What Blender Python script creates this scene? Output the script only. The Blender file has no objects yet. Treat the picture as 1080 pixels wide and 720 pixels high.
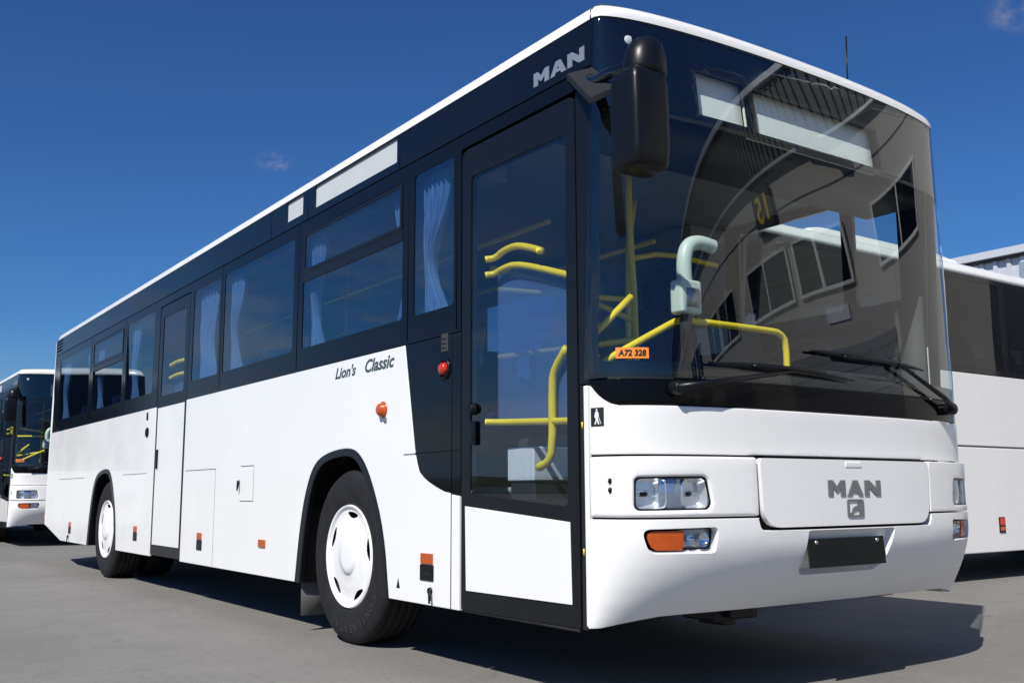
import bpy, bmesh, math, random
import numpy as np
from mathutils import Vector, Matrix, geometry
R = math.radians
random.seed(4)

# ------------------------------------------------------------------ camera, light, sky, exposure
SC = bpy.context.scene
COL = SC.collection
cam = bpy.data.cameras.new('camera'); CAM = bpy.data.objects.new('camera', cam); COL.objects.link(CAM)
SC.camera = CAM
CAM.location = (-3.890, -2.861, 0.873)
_yaw, _pitch, _roll = 0.6120, 0.1496, -0.0039
cy, sy, cp, sp = math.cos(_yaw), math.sin(_yaw), math.cos(_pitch), math.sin(_pitch)
_f = Vector((sy*cp, cy*cp, sp)); _r = Vector((cy, -sy, 0)); _u = _r.cross(_f)
_r2 = _r*math.cos(_roll) + _u*math.sin(_roll); _u2 = -_r*math.sin(_roll) + _u*math.cos(_roll)
CAM.rotation_euler = Matrix((_r2, _u2, -_f)).transposed().to_euler()
cam.sensor_width = 36.0; cam.lens = 36.0*1054.6/1080.0
cam.clip_start = 0.05; cam.clip_end = 2000

SUN_DIR = Vector((-0.80, -0.43, 1.0)).normalized()
sun = bpy.data.lights.new('sun', 'SUN'); SUN = bpy.data.objects.new('sun', sun); COL.objects.link(SUN)
sun.energy = 4.6; sun.angle = R(0.5); sun.color = (1.0, 0.955, 0.875)
SUN.rotation_euler = SUN_DIR.to_track_quat('Z', 'Y').to_euler(); SUN.location = (-30, -16, 40)

W = bpy.data.worlds.new('World'); SC.world = W; W.use_nodes = True
nt = W.node_tree; N = nt.nodes; Lk = nt.links
for n in list(N): N.remove(n)
out = N.new('ShaderNodeOutputWorld'); bg = N.new('ShaderNodeBackground'); bg.inputs['Strength'].default_value = 0.085
sky = N.new('ShaderNodeTexSky'); sky.sky_type = 'NISHITA'; sky.sun_disc = False
sky.sun_elevation = math.asin(SUN_DIR.z); sky.sun_rotation = math.atan2(SUN_DIR.x, SUN_DIR.y)
sky.air_density = 1.15; sky.dust_density = 0.25; sky.ozone_density = 3.0; sky.altitude = 300
hs = N.new('ShaderNodeMixRGB'); hs.blend_type = 'MULTIPLY'; hs.inputs[0].default_value = 1.0; hs.inputs[2].default_value = (0.309, 0.208, 0.158, 1)
Lk.new(sky.outputs[0], hs.inputs[1])
gm = N.new('ShaderNodeGamma'); gm.inputs[1].default_value = 1.17; Lk.new(hs.outputs[0], gm.inputs[0])      # deep, clean-air blue overhead
hs = N.new('ShaderNodeMixRGB'); hs.blend_type = 'MULTIPLY'; hs.inputs[0].default_value = 1.0; hs.inputs[2].default_value = (0.82, 2.42, 5.25, 1)
Lk.new(gm.outputs[0], hs.inputs[1])
tc = N.new('ShaderNodeTexCoord')
sx = N.new('ShaderNodeSeparateXYZ'); Lk.new(tc.outputs['Generated'], sx.inputs[0])
hz_ = N.new('ShaderNodeMapRange'); hz_.interpolation_type = 'SMOOTHSTEP'; Lk.new(sx.outputs['Z'], hz_.inputs[0])
hz_.inputs[1].default_value = 0.0; hz_.inputs[2].default_value = 0.16; hz_.inputs[3].default_value = 0.85; hz_.inputs[4].default_value = 0.0
hm = N.new('ShaderNodeMixRGB'); Lk.new(hz_.outputs[0], hm.inputs[0]); Lk.new(hs.outputs[0], hm.inputs[1]); hm.inputs[2].default_value = (2.3, 3.6, 5.6, 1)
hs = hm
def cloud_layer(prev, centre, size, stretch, scale, lo, hi, amount):
    """soft cumulus patch round a fixed compass direction of the sky"""
    c = Vector(centre).normalized()
    sub = N.new('ShaderNodeVectorMath'); sub.operation = 'SUBTRACT'; Lk.new(tc.outputs['Generated'], sub.inputs[0]); sub.inputs[1].default_value = c
    mul = N.new('ShaderNodeVectorMath'); mul.operation = 'MULTIPLY'; Lk.new(sub.outputs[0], mul.inputs[0]); mul.inputs[1].default_value = (1/size, 1/size, stretch/size)
    ln = N.new('ShaderNodeVectorMath'); ln.operation = 'LENGTH'; Lk.new(mul.outputs[0], ln.inputs[0])
    mr = N.new('ShaderNodeMapRange'); mr.interpolation_type = 'SMOOTHSTEP'; Lk.new(ln.outputs['Value'], mr.inputs[0])
    mr.inputs[1].default_value = 0.2; mr.inputs[2].default_value = 1.0; mr.inputs[3].default_value = 1.0; mr.inputs[4].default_value = 0.0
    mp = N.new('ShaderNodeMapping'); mp.inputs['Scale'].default_value = (1, 1, stretch*0.8); Lk.new(tc.outputs['Generated'], mp.inputs[0])
    nz = N.new('ShaderNodeTexNoise'); nz.inputs['Scale'].default_value = scale; nz.inputs['Detail'].default_value = 7; nz.inputs['Roughness'].default_value = 0.58
    Lk.new(mp.outputs[0], nz.inputs['Vector'])
    m2 = N.new('ShaderNodeMapRange'); m2.interpolation_type = 'SMOOTHSTEP'; Lk.new(nz.outputs['Fac'], m2.inputs[0])
    m2.inputs[1].default_value = lo; m2.inputs[2].default_value = hi; m2.inputs[3].default_value = 0.0; m2.inputs[4].default_value = amount
    mm = N.new('ShaderNodeMath'); mm.operation = 'MULTIPLY'; Lk.new(mr.outputs[0], mm.inputs[0]); Lk.new(m2.outputs[0], mm.inputs[1])
    mx = N.new('ShaderNodeMixRGB'); Lk.new(mm.outputs[0], mx.inputs[0]); Lk.new(prev, mx.inputs[1]); mx.inputs[2].default_value = (4.6, 4.4, 4.5, 1)
    return mx.outputs[0]
def pixdir(px, py):
    return _f + _r2*((px-540)/1054.6) + _u2*((360-py)/1054.6)
c = cloud_layer(hs.outputs[0], (-0.75, 0.75, 0.12), 0.80, 4.2, 5.5, 0.44, 0.62, 0.60)
c = cloud_layer(c, (-1.0, -0.1, 0.12), 0.7, 3.8, 4.5, 0.46, 0.68, 0.35)
c = cloud_layer(c, pixdir(289, 171), 0.022, 1.8, 95.0, 0.36, 0.80, 0.30)
c = cloud_layer(c, pixdir(1076, 9), 0.034, 1.4, 60.0, 0.30, 0.75, 0.36)
Lk.new(c, bg.inputs['Color']); Lk.new(bg.outputs[0], out.inputs['Surface'])

SC.view_settings.view_transform = 'Standard'; SC.view_settings.look = 'None'
SC.view_settings.exposure = 0.33; SC.view_settings.gamma = 1.0
SC.view_settings.use_curve_mapping = False
SC.render.engine = 'CYCLES'; SC.cycles.max_bounces = 12; SC.cycles.transparent_max_bounces = 32
SC.cycles.sample_clamp_indirect = 6.0

# ------------------------------------------------------------------ materials
M = {}
def mat(name, col, rough=0.5, metal=0.0, spec=0.5, coat=0.0, vary=0.0, vscale=6.0, bump=0.0, bscale=200.0, rvary=0.0):
    m = bpy.data.materials.new(name); m.use_nodes = True; nt = m.node_tree; b = nt.nodes['Principled BSDF']
    b.inputs['Base Color'].default_value = (*col, 1); b.inputs['Roughness'].default_value = rough
    b.inputs['Metallic'].default_value = metal; b.inputs['Specular IOR Level'].default_value = spec
    b.inputs['Coat Weight'].default_value = coat; b.inputs['Coat Roughness'].default_value = 0.05
    tc = nt.nodes.new('ShaderNodeTexCoord')
    if vary or rvary:
        nz = nt.nodes.new('ShaderNodeTexNoise'); nz.inputs['Scale'].default_value = vscale; nz.inputs['Detail'].default_value = 6
        nt.links.new(tc.outputs['Object'], nz.inputs['Vector'])
    if vary:
        mr = nt.nodes.new('ShaderNodeMapRange'); nt.links.new(nz.outputs['Fac'], mr.inputs[0])
        mr.inputs[1].default_value = 0.3; mr.inputs[2].default_value = 0.7
        mr.inputs[3].default_value = 1-vary; mr.inputs[4].default_value = 1+vary
        vm = nt.nodes.new('ShaderNodeVectorMath'); vm.operation = 'SCALE'; vm.inputs[0].default_value = col
        nt.links.new(mr.outputs[0], vm.inputs['Scale']); nt.links.new(vm.outputs[0], b.inputs['Base Color'])
    if rvary:
        mr = nt.nodes.new('ShaderNodeMapRange'); nt.links.new(nz.outputs['Fac'], mr.inputs[0])
        mr.inputs[1].default_value = 0.3; mr.inputs[2].default_value = 0.7
        mr.inputs[3].default_value = max(0, rough-rvary); mr.inputs[4].default_value = rough+rvary
        nt.links.new(mr.outputs[0], b.inputs['Roughness'])
    if bump:
        n2 = nt.nodes.new('ShaderNodeTexNoise'); n2.inputs['Scale'].default_value = bscale; n2.inputs['Detail'].default_value = 4
        nt.links.new(tc.outputs['Object'], n2.inputs['Vector'])
        bp = nt.nodes.new('ShaderNodeBump'); bp.inputs['Strength'].default_value = bump; bp.inputs['Distance'].default_value = 0.01
        nt.links.new(n2.outputs['Fac'], bp.inputs['Height']); nt.links.new(bp.outputs[0], b.inputs['Normal'])
    M[name] = m
    return m
mat('white_paint', (0.80, 0.80, 0.79), 0.30, coat=0.30, vary=0.006, vscale=1.7, rvary=0.08, bump=0.35, bscale=1.4)
mat('white_plastic', (0.78, 0.78, 0.77), 0.42, vary=0.015, vscale=3.0)
mat('white_hubcap', (0.78, 0.78, 0.78), 0.4, vary=0.03, vscale=9)
mat('black_gloss', (0.004, 0.005, 0.007), 0.07, spec=0.5, bump=0.01, bscale=2.0)
mat('band_black', (0.004, 0.005, 0.008), 0.16, spec=0.24, bump=0.01, bscale=2.0)
mat('flap_grey', (0.10, 0.10, 0.098), 0.8, vary=0.2, vscale=8)
mat('cover_black', (0.004, 0.004, 0.006), 0.05, spec=0.3)
mat('cowl_black', (0.003, 0.003, 0.004), 0.06, spec=0.14, bump=0.05, bscale=3.0)
mat('lamp_silver', (0.88, 0.89, 0.90), 0.26, metal=0.72)
mat('lamp_blue', (0.38, 0.44, 0.54), 0.12, metal=0.7)
mat('sign_front', (0.86, 0.87, 0.86), 0.5, vary=0.03, vscale=4)  # second sign white, raised in colour so the front signs look brighter
mat('black_satin', (0.006, 0.007, 0.009), 0.30, spec=0.35, vary=0.15, vscale=5)
mat('black_plastic', (0.005, 0.006, 0.008), 0.34, spec=0.26, bump=0.02, bscale=500)
mat('rubber', (0.013, 0.013, 0.015), 0.75, spec=0.3, vary=0.25, vscale=9, bump=0.15, bscale=120)
mat('rubber_print', (0.035, 0.035, 0.037), 0.7)
mat('seam', (0.05, 0.05, 0.055), 0.7)
mat('dark_void', (0.004, 0.004, 0.004), 0.9, spec=0.1)
mat('underbody', (0.008, 0.008, 0.008), 0.9, spec=0.2, vary=0.3, vscale=4)
mat('yellow_tube', (0.86, 0.66, 0.02), 0.35, vary=0.05)
mat('curtain_cloth', (0.42, 0.60, 0.92), 0.85, vary=0.12, vscale=12)
mat('seat_cloth', (0.012, 0.022, 0.10), 0.9, vary=0.3, vscale=30)
mat('cabin_grey', (0.28, 0.29, 0.30), 0.7, vary=0.08)
mat('cabin_pale', (0.46, 0.47, 0.48), 0.6, vary=0.06)
mat('cabin_dark', (0.022, 0.024, 0.03), 0.65)
mat('pale_box', (0.62, 0.64, 0.66), 0.6, vary=0.06, vscale=40)
mat('mint_white', (0.60, 0.68, 0.65), 0.4)
mat('blue_panel', (0.17, 0.27, 0.52), 0.2, vary=0.12, vscale=2.5)
mat('sign_white', (0.50, 0.53, 0.54), 0.55, vary=0.03, vscale=4)  # sign white darkened in colour to hold back the sunlit flank signs
mat('chrome', (0.82, 0.84, 0.87), 0.08, metal=1.0)
mat('letter_silver', (0.42, 0.44, 0.48), 0.32, metal=0.6)
mat('letter_grey', (0.20, 0.205, 0.215), 0.35, metal=0.4)
mat('letter_slate', (0.055, 0.075, 0.085), 0.5)
mat('ink_black', (0.01, 0.01, 0.01), 0.6)
mat('sticker_white', (0.72, 0.74, 0.78), 0.5)
mat('tag_orange', (0.90, 0.25, 0.03), 0.55)
mat('lamp_orange', (0.46, 0.072, 0.006), 0.16, coat=0.6, vary=0.10, vscale=22, bump=0.1, bscale=60)
mat('lamp_red', (0.55, 0.02, 0.015), 0.2, coat=0.5)
mat('metal_grey', (0.35, 0.36, 0.37), 0.4, metal=0.8)
mat('bracket_grey', (0.020, 0.021, 0.023), 0.6, spec=0.25)
mat('plate_green_black', (0.006, 0.009, 0.008), 0.6, spec=0.2)
mat('render_wall', (0.46, 0.44, 0.40), 0.9, vary=0.06, vscale=0.6)
mat('dark_cladding', (0.055, 0.058, 0.062), 0.5, metal=0.1, vary=0.12, vscale=0.8)
mat('pale_cladding', (0.55, 0.58, 0.62), 0.45, metal=0.2, vary=0.06, vscale=0.8)
mat('galvanised', (0.55, 0.58, 0.60), 0.35, metal=0.7, vary=0.08)
mat('sign_black', (0.012, 0.012, 0.012), 0.5)
mat('sign_yellow', (0.80, 0.52, 0.03), 0.5)
mat('door_grey', (0.25, 0.26, 0.27), 0.5, vary=0.06)

def glass(name, tint, ior=1.62, rough=0.0, wav=0.0, refl=(0.97, 0.98, 1.0)):
    m = bpy.data.materials.new(name); m.use_nodes = True; nt = m.node_tree
    for n in list(nt.nodes): nt.nodes.remove(n)
    o = nt.nodes.new('ShaderNodeOutputMaterial'); mx = nt.nodes.new('ShaderNodeMixShader')
    tr = nt.nodes.new('ShaderNodeBsdfTransparent'); tr.inputs[0].default_value = (*tint, 1)
    gl = nt.nodes.new('ShaderNodeBsdfGlossy'); gl.inputs['Roughness'].default_value = rough; gl.inputs[0].default_value = (*refl, 1)
    fr = nt.nodes.new('ShaderNodeFresnel')
    ge = nt.nodes.new('ShaderNodeNewGeometry'); mr = nt.nodes.new('ShaderNodeMapRange')
    nt.links.new(ge.outputs['Backfacing'], mr.inputs[0]); mr.inputs[3].default_value = ior; mr.inputs[4].default_value = 1/ior
    nt.links.new(mr.outputs[0], fr.inputs['IOR'])
    if wav:
        tc = nt.nodes.new('ShaderNodeTexCoord'); nz = nt.nodes.new('ShaderNodeTexNoise'); nz.inputs['Scale'].default_value = 1.1; nz.inputs['Detail'].default_value = 1
        nt.links.new(tc.outputs['Object'], nz.inputs['Vector'])
        bp = nt.nodes.new('ShaderNodeBump'); bp.inputs['Strength'].default_value = wav; bp.inputs['Distance'].default_value = 0.02
        nt.links.new(nz.outputs['Fac'], bp.inputs['Height']); nt.links.new(bp.outputs[0], gl.inputs['Normal'])
    nt.links.new(fr.outputs[0], mx.inputs[0]); nt.links.new(tr.outputs[0], mx.inputs[1]); nt.links.new(gl.outputs[0], mx.inputs[2])
    nt.links.new(mx.outputs[0], o.inputs[0]); M[name] = m
glass('windscreen_glass', (0.84, 0.89, 0.87), 1.62)
glass('tinted_glass', (0.34, 0.43, 0.51), 2.75, wav=0.05, refl=(0.78, 0.93, 1.0))
glass('door_glass', (0.74, 0.80, 0.83), 1.85, wav=0.04)
glass('dark_glass', (0.10, 0.11, 0.13), 1.55, wav=0.06)
glass('lamp_glass', (0.93, 0.95, 0.97), 1.45)

def screen():
    m = bpy.data.materials.new('screen'); m.use_nodes = True; nt = m.node_tree; b = nt.nodes['Principled BSDF']
    b.inputs['Base Color'].default_value = (0.115, 0.195, 0.40, 1); b.inputs['Roughness'].default_value = 0.2  # blue base colour stands in for sky mirrored in the partition
    tr = nt.nodes.new('ShaderNodeBsdfTransparent'); tr.inputs[0].default_value = (0.72, 0.82, 1.0, 1)
    tc = nt.nodes.new('ShaderNodeTexCoord'); nz = nt.nodes.new('ShaderNodeTexNoise'); nz.inputs['Scale'].default_value = 2.0
    nt.links.new(tc.outputs['Object'], nz.inputs['Vector'])
    mr = nt.nodes.new('ShaderNodeMapRange'); nt.links.new(nz.outputs['Fac'], mr.inputs[0]); mr.inputs[3].default_value = 0.35; mr.inputs[4].default_value = 0.62
    mx = nt.nodes.new('ShaderNodeMixShader'); nt.links.new(mr.outputs[0], mx.inputs[0]); nt.links.new(b.outputs[0], mx.inputs[1]); nt.links.new(tr.outputs[0], mx.inputs[2])
    nt.links.new(mx.outputs[0], nt.nodes['Material Output'].inputs[0]); M['blue_panel'] = m
screen()
def asphalt():
    m = bpy.data.materials.new('asphalt'); m.use_nodes = True; nt = m.node_tree; b = nt.nodes['Principled BSDF']
    tc = nt.nodes.new('ShaderNodeTexCoord')
    def noise(scale, det=6, ro=0.6, vec=None):
        n = nt.nodes.new('ShaderNodeTexNoise'); n.inputs['Scale'].default_value = scale; n.inputs['Detail'].default_value = det; n.inputs['Roughness'].default_value = ro
        nt.links.new(vec or tc.outputs['Object'], n.inputs['Vector']); return n.outputs['Fac']
    def rng(x, a, b_, c, d):
        n = nt.nodes.new('ShaderNodeMapRange'); nt.links.new(x, n.inputs[0])
        for i, v in enumerate((a, b_, c, d)): n.inputs[i+1].default_value = v
        return n.outputs[0]
    def mul(x, y):
        n = nt.nodes.new('ShaderNodeMath'); n.operation = 'MULTIPLY'; nt.links.new(x, n.inputs[0]); nt.links.new(y, n.inputs[1]); return n.outputs[0]
    big = rng(noise(0.35, 4), 0.3, 0.7, 0.86, 1.12)
    mid = rng(noise(2.6, 6), 0.3, 0.7, 0.93, 1.07)
    grit = rng(noise(22, 6, 0.78), 0.28, 0.72, 0.82, 1.17)
    spots = rng(noise(5.5, 2, 0.4), 0.70, 0.78, 1.0, 0.72)
    fine = rng(noise(90, 3, 0.7), 0.25, 0.75, 0.80, 1.20)
    speck = rng(noise(330, 2, 0.7), 0.2, 0.8, 0.75, 1.25)
    mp = nt.nodes.new('ShaderNodeMapping'); mp.inputs['Scale'].default_value = (0.25, 2.2, 1); mp.inputs['Rotation'].default_value = (0, 0, 0.5)
    nt.links.new(tc.outputs['Object'], mp.inputs[0])
    streak = rng(noise(1.2, 5, 0.6, mp.outputs[0]), 0.3, 0.7, 0.97, 1.03)
    stain = rng(noise(0.9, 3, 0.5), 0.62, 0.74, 1.0, 0.90)
    vo = nt.nodes.new('ShaderNodeTexVoronoi'); vo.feature = 'DISTANCE_TO_EDGE'; vo.inputs['Scale'].default_value = 0.28
    wv = nt.nodes.new('ShaderNodeTexNoise'); wv.inputs['Scale'].default_value = 1.6; wv.inputs['Detail'].default_value = 5
    nt.links.new(tc.outputs['Object'], wv.inputs['Vector'])
    ad = nt.nodes.new('ShaderNodeVectorMath'); ad.operation = 'MULTIPLY_ADD'; nt.links.new(wv.outputs['Color'], ad.inputs[0]); ad.inputs[1].default_value = (0.9, 0.9, 0); nt.links.new(tc.outputs['Object'], ad.inputs[2])
    nt.links.new(ad.outputs[0], vo.inputs['Vector'])
    crack = rng(vo.outputs['Distance'], 0.0, 0.004, 0.86, 1.0)
    v = mul(mul(mul(mul(big, mid), mul(grit, spots)), mul(fine, speck)), mul(mul(streak, stain), crack))
    sc = nt.nodes.new('ShaderNodeVectorMath'); sc.operation = 'SCALE'; sc.inputs[0].default_value = (0.174, 0.168, 0.158)
    nt.links.new(v, sc.inputs['Scale']); nt.links.new(sc.outputs[0], b.inputs['Base Color'])
    b.inputs['Roughness'].default_value = 0.88
    bp = nt.nodes.new('ShaderNodeBump'); bp.inputs['Strength'].default_value = 0.5; bp.inputs['Distance'].default_value = 0.006
    nt.links.new(noise(140, 4, 0.7), bp.inputs['Height']); nt.links.new(bp.outputs[0], b.inputs['Normal'])
    M['asphalt'] = m
asphalt()

# ------------------------------------------------------------------ mesh helpers
def link(name, me, m, parent=None, solid=0.0, bevel=0.0, smooth=True, seg=2):
    o = bpy.data.objects.new(name, me); COL.objects.link(o)
    if m: me.materials.append(M[m])
    if parent is not None: o.parent = parent
    if smooth:
        for p in me.polygons: p.use_smooth = True
    if solid:
        s = o.modifiers.new('s', 'SOLIDIFY'); s.thickness = solid; s.offset = -1
    if bevel:
        b = o.modifiers.new('b', 'BEVEL'); b.width = bevel; b.segments = seg; b.limit_method = 'ANGLE'; b.angle_limit = R(38)
    if smooth and (solid or bevel):
        w = o.modifiers.new('w', 'WEIGHTED_NORMAL'); w.keep_sharp = False
    return o
def from_pydata(v, f):
    me = bpy.data.meshes.new('m'); me.from_pydata([tuple(map(float, p)) for p in v], [], f); me.update(); return me
class MB:
    """collects shapes into one mesh"""
    def __init__(s): s.v = []; s.f = []
    def add(s, v, f):
        n = len(s.v); s.v += [tuple(map(float, p)) for p in v]; s.f += [tuple(i+n for i in q) for q in f]; return s
    def box(s, a, b, rot=None, at=(0, 0, 0)):
        x0, y0, z0 = a; x1, y1, z1 = b
        v = [Vector(p) for p in ((x0,y0,z0),(x1,y0,z0),(x1,y1,z0),(x0,y1,z0),(x0,y0,z1),(x1,y0,z1),(x1,y1,z1),(x0,y1,z1))]
        if rot is not None: v = [rot @ p for p in v]
        v = [p + Vector(at) for p in v]
        return s.add(v, [(0,3,2,1),(4,5,6,7),(0,1,5,4),(1,2,6,5),(2,3,7,6),(3,0,4,7)])
    def tube(s, pts, r, n=10, smooth=0, caps=True):
        P = [Vector(p) for p in pts]
        for _ in range(smooth):                                  # corner cutting
            Q = [P[0]]
            for a, b in zip(P, P[1:]): Q += [a*0.75+b*0.25, a*0.25+b*0.75]
            P = Q + [P[-1]]
        rad = r if isinstance(r, (list, tuple)) else [r]*len(P)
        if len(rad) != len(P): rad = [rad[0]]*len(P)
        t0 = (P[1]-P[0]).normalized(); up = Vector((0, 0, 1)) if abs(t0.z) < 0.9 else Vector((1, 0, 0))
        nrm = t0.cross(up).normalized(); v = []; f = []
        for i, p in enumerate(P):
            t = ((P[i+1]-p) if i == 0 else (p-P[i-1]) if i == len(P)-1 else (P[i+1]-P[i-1])).normalized()
            nrm = (nrm - t*nrm.dot(t)).normalized(); b = t.cross(nrm)
            for k in range(n):
                a = 2*math.pi*k/n; v.append(p + (nrm*math.cos(a)+b*math.sin(a))*rad[i])
        for i in range(len(P)-1):
            for k in range(n):
                f.append((i*n+k, i*n+(k+1)%n, (i+1)*n+(k+1)%n, (i+1)*n+k))
        if caps: f.append(tuple(range(n-1, -1, -1))); f.append(tuple(range((len(P)-1)*n, len(P)*n)))
        return s.add(v, f)
    def lathe(s, prof, centre, axis='x', n=48, close=False):
        """prof: list of (radius, offset along axis)"""
        v = []; f = []; m = len(prof)
        for k in range(n):
            a = 2*math.pi*k/n; c, d = math.cos(a), math.sin(a)
            for r, o in prof:
                p = {'x': (o, r*c, r*d), 'y': (r*c, o, r*d), 'z': (r*c, r*d, o)}[axis]
                v.append((p[0]+centre[0], p[1]+centre[1], p[2]+centre[2]))
        for k in range(n):
            k2 = (k+1) % n
            for j in range(m-1): f.append((k*m+j, k2*m+j, k2*m+j+1, k*m+j+1))
            if close: f.append((k*m+m-1, k2*m+m-1, k2*m, k*m))
        return s.add(v, f)
    def mesh(s, fix=True):
        me = from_pydata(s.v, s.f)
        if fix:
            bm = bmesh.new(); bm.from_mesh(me); bmesh.ops.remove_doubles(bm, verts=bm.verts, dist=1e-5)
            bmesh.ops.recalc_face_normals(bm, faces=bm.faces); bm.to_mesh(me); bm.free()
        return me
    def obj(s, name, m, parent=None, bevel=0.0, smooth=True, seg=2):
        return link(name, s.mesh(), m, parent, 0, bevel, smooth, seg)

def round_poly(pts, r, n=6):
    """polygon with every corner rounded by r (one number or one per corner)"""
    P = [Vector((p[0], p[1])) for p in pts]; out = []
    for i, p in enumerate(P):
        rr = r[i] if isinstance(r, (list, tuple)) else r
        a = P[i-1]; b = P[(i+1) % len(P)]
        if rr <= 0: out.append((p.x, p.y)); continue
        u = (a-p).normalized(); w = (b-p).normalized()
        ang = math.acos(max(-1, min(1, u.dot(w)))); d = min(rr/max(math.tan(ang/2), 1e-4), (a-p).length*0.48, (b-p).length*0.48)
        for k in range(n+1):
            t = k/n; q = (p+u*d)*(1-t)**2 + p*2*t*(1-t) + (p+w*d)*t*t
            out.append((q.x, q.y))
    return out
def rrect(x0, z0, x1, z1, r=0.0, n=6):
    x0, x1 = min(x0, x1), max(x0, x1); z0, z1 = min(z0, z1), max(z0, z1)
    return round_poly([(x0, z0), (x1, z0), (x1, z1), (x0, z1)], r, n) if r else [(x0, z0), (x1, z0), (x1, z1), (x0, z1)]
def densify(loop, step):
    out = []
    for i, p in enumerate(loop):
        q = loop[(i+1) % len(loop)]; d = math.hypot(q[0]-p[0], q[1]-p[1]); k = max(1, int(math.ceil(d/step)))
        for j in range(k): out.append((p[0]+(q[0]-p[0])*j/k, p[1]+(q[1]-p[1])*j/k))
    return out
def inside(p, loop):
    c = False; j = len(loop)-1
    for i in range(len(loop)):
        a, b = loop[i], loop[j]
        if (a[1] > p[1]) != (b[1] > p[1]) and p[0] < (b[0]-a[0])*(p[1]-a[1])/(b[1]-a[1])+a[0]: c = not c
        j = i
    return c
def tri(outline, holes=(), step=None):
    """triangulate a plane outline with holes; step fills the inside with points so it can be bent"""
    loops = [list(outline)] + [list(h) for h in holes]
    if step: loops = [densify(l, step) for l in loops]
    V = []; Ed = []
    for l in loops:
        n = len(V); V += [Vector(p) for p in l]; Ed += [(n+i, n+(i+1) % len(l)) for i in range(len(l))]
    if step:
        xs = [p[0] for p in loops[0]]; zs = [p[1] for p in loops[0]]
        nx = int((max(xs)-min(xs))/step); nz = int((max(zs)-min(zs))/step)
        for i in range(1, nx+1):
            for k in range(1, nz+1):
                p = (min(xs)+(i-0.5)*step + (0.25*step if k % 2 else 0), min(zs)+(k-0.5)*step)
                if not inside(p, loops[0]) or any(inside(p, h) for h in loops[1:]): continue
                near = min(min((p[0]-q[0])**2+(p[1]-q[1])**2 for q in l) for l in loops)
                if near > (step*0.45)**2: V.append(Vector(p))
    vv, ee, ff, *_ = geometry.delaunay_2d_cdt(V, Ed, [], 1, 1e-6)
    F = []
    for f in ff:
        cx = sum(vv[i].x for i in f)/len(f); cz = sum(vv[i].y for i in f)/len(f)
        if not inside((cx, cz), loops[0]) or any(inside((cx, cz), h) for h in loops[1:]): continue
        a, b, c = (vv[i] for i in f[:3])
        F.append(tuple(f) if (b-a).cross(c-a) > 0 else tuple(reversed(f)))
    used = sorted({i for f in F for i in f}); ix = {u: k for k, u in enumerate(used)}
    return [(vv[i].x, vv[i].y) for i in used], [tuple(ix[i] for i in f) for f in F]

# ------------------------------------------------------------------ the curved front of the bus
_t = np.linspace(0, np.pi/2, 4000); _a = np.sin(_t)**(2/3); _w = 1-np.cos(_t)**(2/3)
_L = np.concatenate([[0], np.cumsum(np.hypot(np.diff(1.25*_a), np.diff(0.34*_w)))]); LEN = float(_L[-1])
def y0(k, z):
    if k == 'bumper': return -0.005 + 0.25*max(0.0, min(1.0, (0.70-z)/0.37))**1.8
    if k == 'hood': return 0.030
    if k == 'rear': return 0
    zz = z-1.33; return 0.033+0.045*zz+0.0255*zz*zz
def yE(k, z): return 0.385-0.058*(z-1.3) if k == 'glass' else 0.385
def xw(k): return 1.262 if k == 'bumper' else 1.25
def surf(k, s, z, off=0.0):
    A = float(np.interp(abs(s), _L, _a)); Wv = float(np.interp(abs(s), _L, _w)); sg = 1 if s >= 0 else -1
    a0, b0 = y0(k, z), yE(k, z)
    p = Vector((sg*xw(k)*A, a0+(b0-a0)*Wv, z))
    if off:
        e = 1e-3
        d = surf(k, min(LEN, s+e), z) - surf(k, max(-LEN, s-e), z); g = surf(k, s, z+e) - surf(k, s, z-e)
        p = p + d.cross(g).normalized()*off
    return p
def crown(x): return .026*max(0.0, 1-(x/1.2)**2)
def s_of(x, k='glass'): return math.copysign(float(np.interp(abs(x)/xw(k), _a, _L)), x)
def fpanel(name, k, outline, holes, m, parent, off=0.0, solid=0.02, bevel=0.004, step=0.045):
    v, f = tri(outline, holes, step)
    return link(name, from_pydata([surf(k, s, z, off) for s, z in v], f), m, parent, solid, bevel)
def splate(name, outline, holes, m, parent, x=-1.25, solid=0.02, bevel=0.003, side=-1, smooth=True, tilt=0.0, z0=2.0):
    """flat panel on the flank; outline in (y, z); side -1 = door side"""
    v, f = tri(outline, holes)
    if side < 0: f = [tuple(reversed(q)) for q in f]
    return link(name, from_pydata([(x + tilt*(z-z0), y, z) for y, z in v], f), m, parent, solid, bevel, False)
def flat(name, outline, holes, mapf, m, parent, solid=0.004, bevel=0.0, flip=False):
    v, f = tri(outline, holes)
    if flip: f = [tuple(reversed(q)) for q in f]
    return link(name, from_pydata([mapf(a, b) for a, b in v], f), m, parent, solid, bevel, smooth=False)

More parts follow.
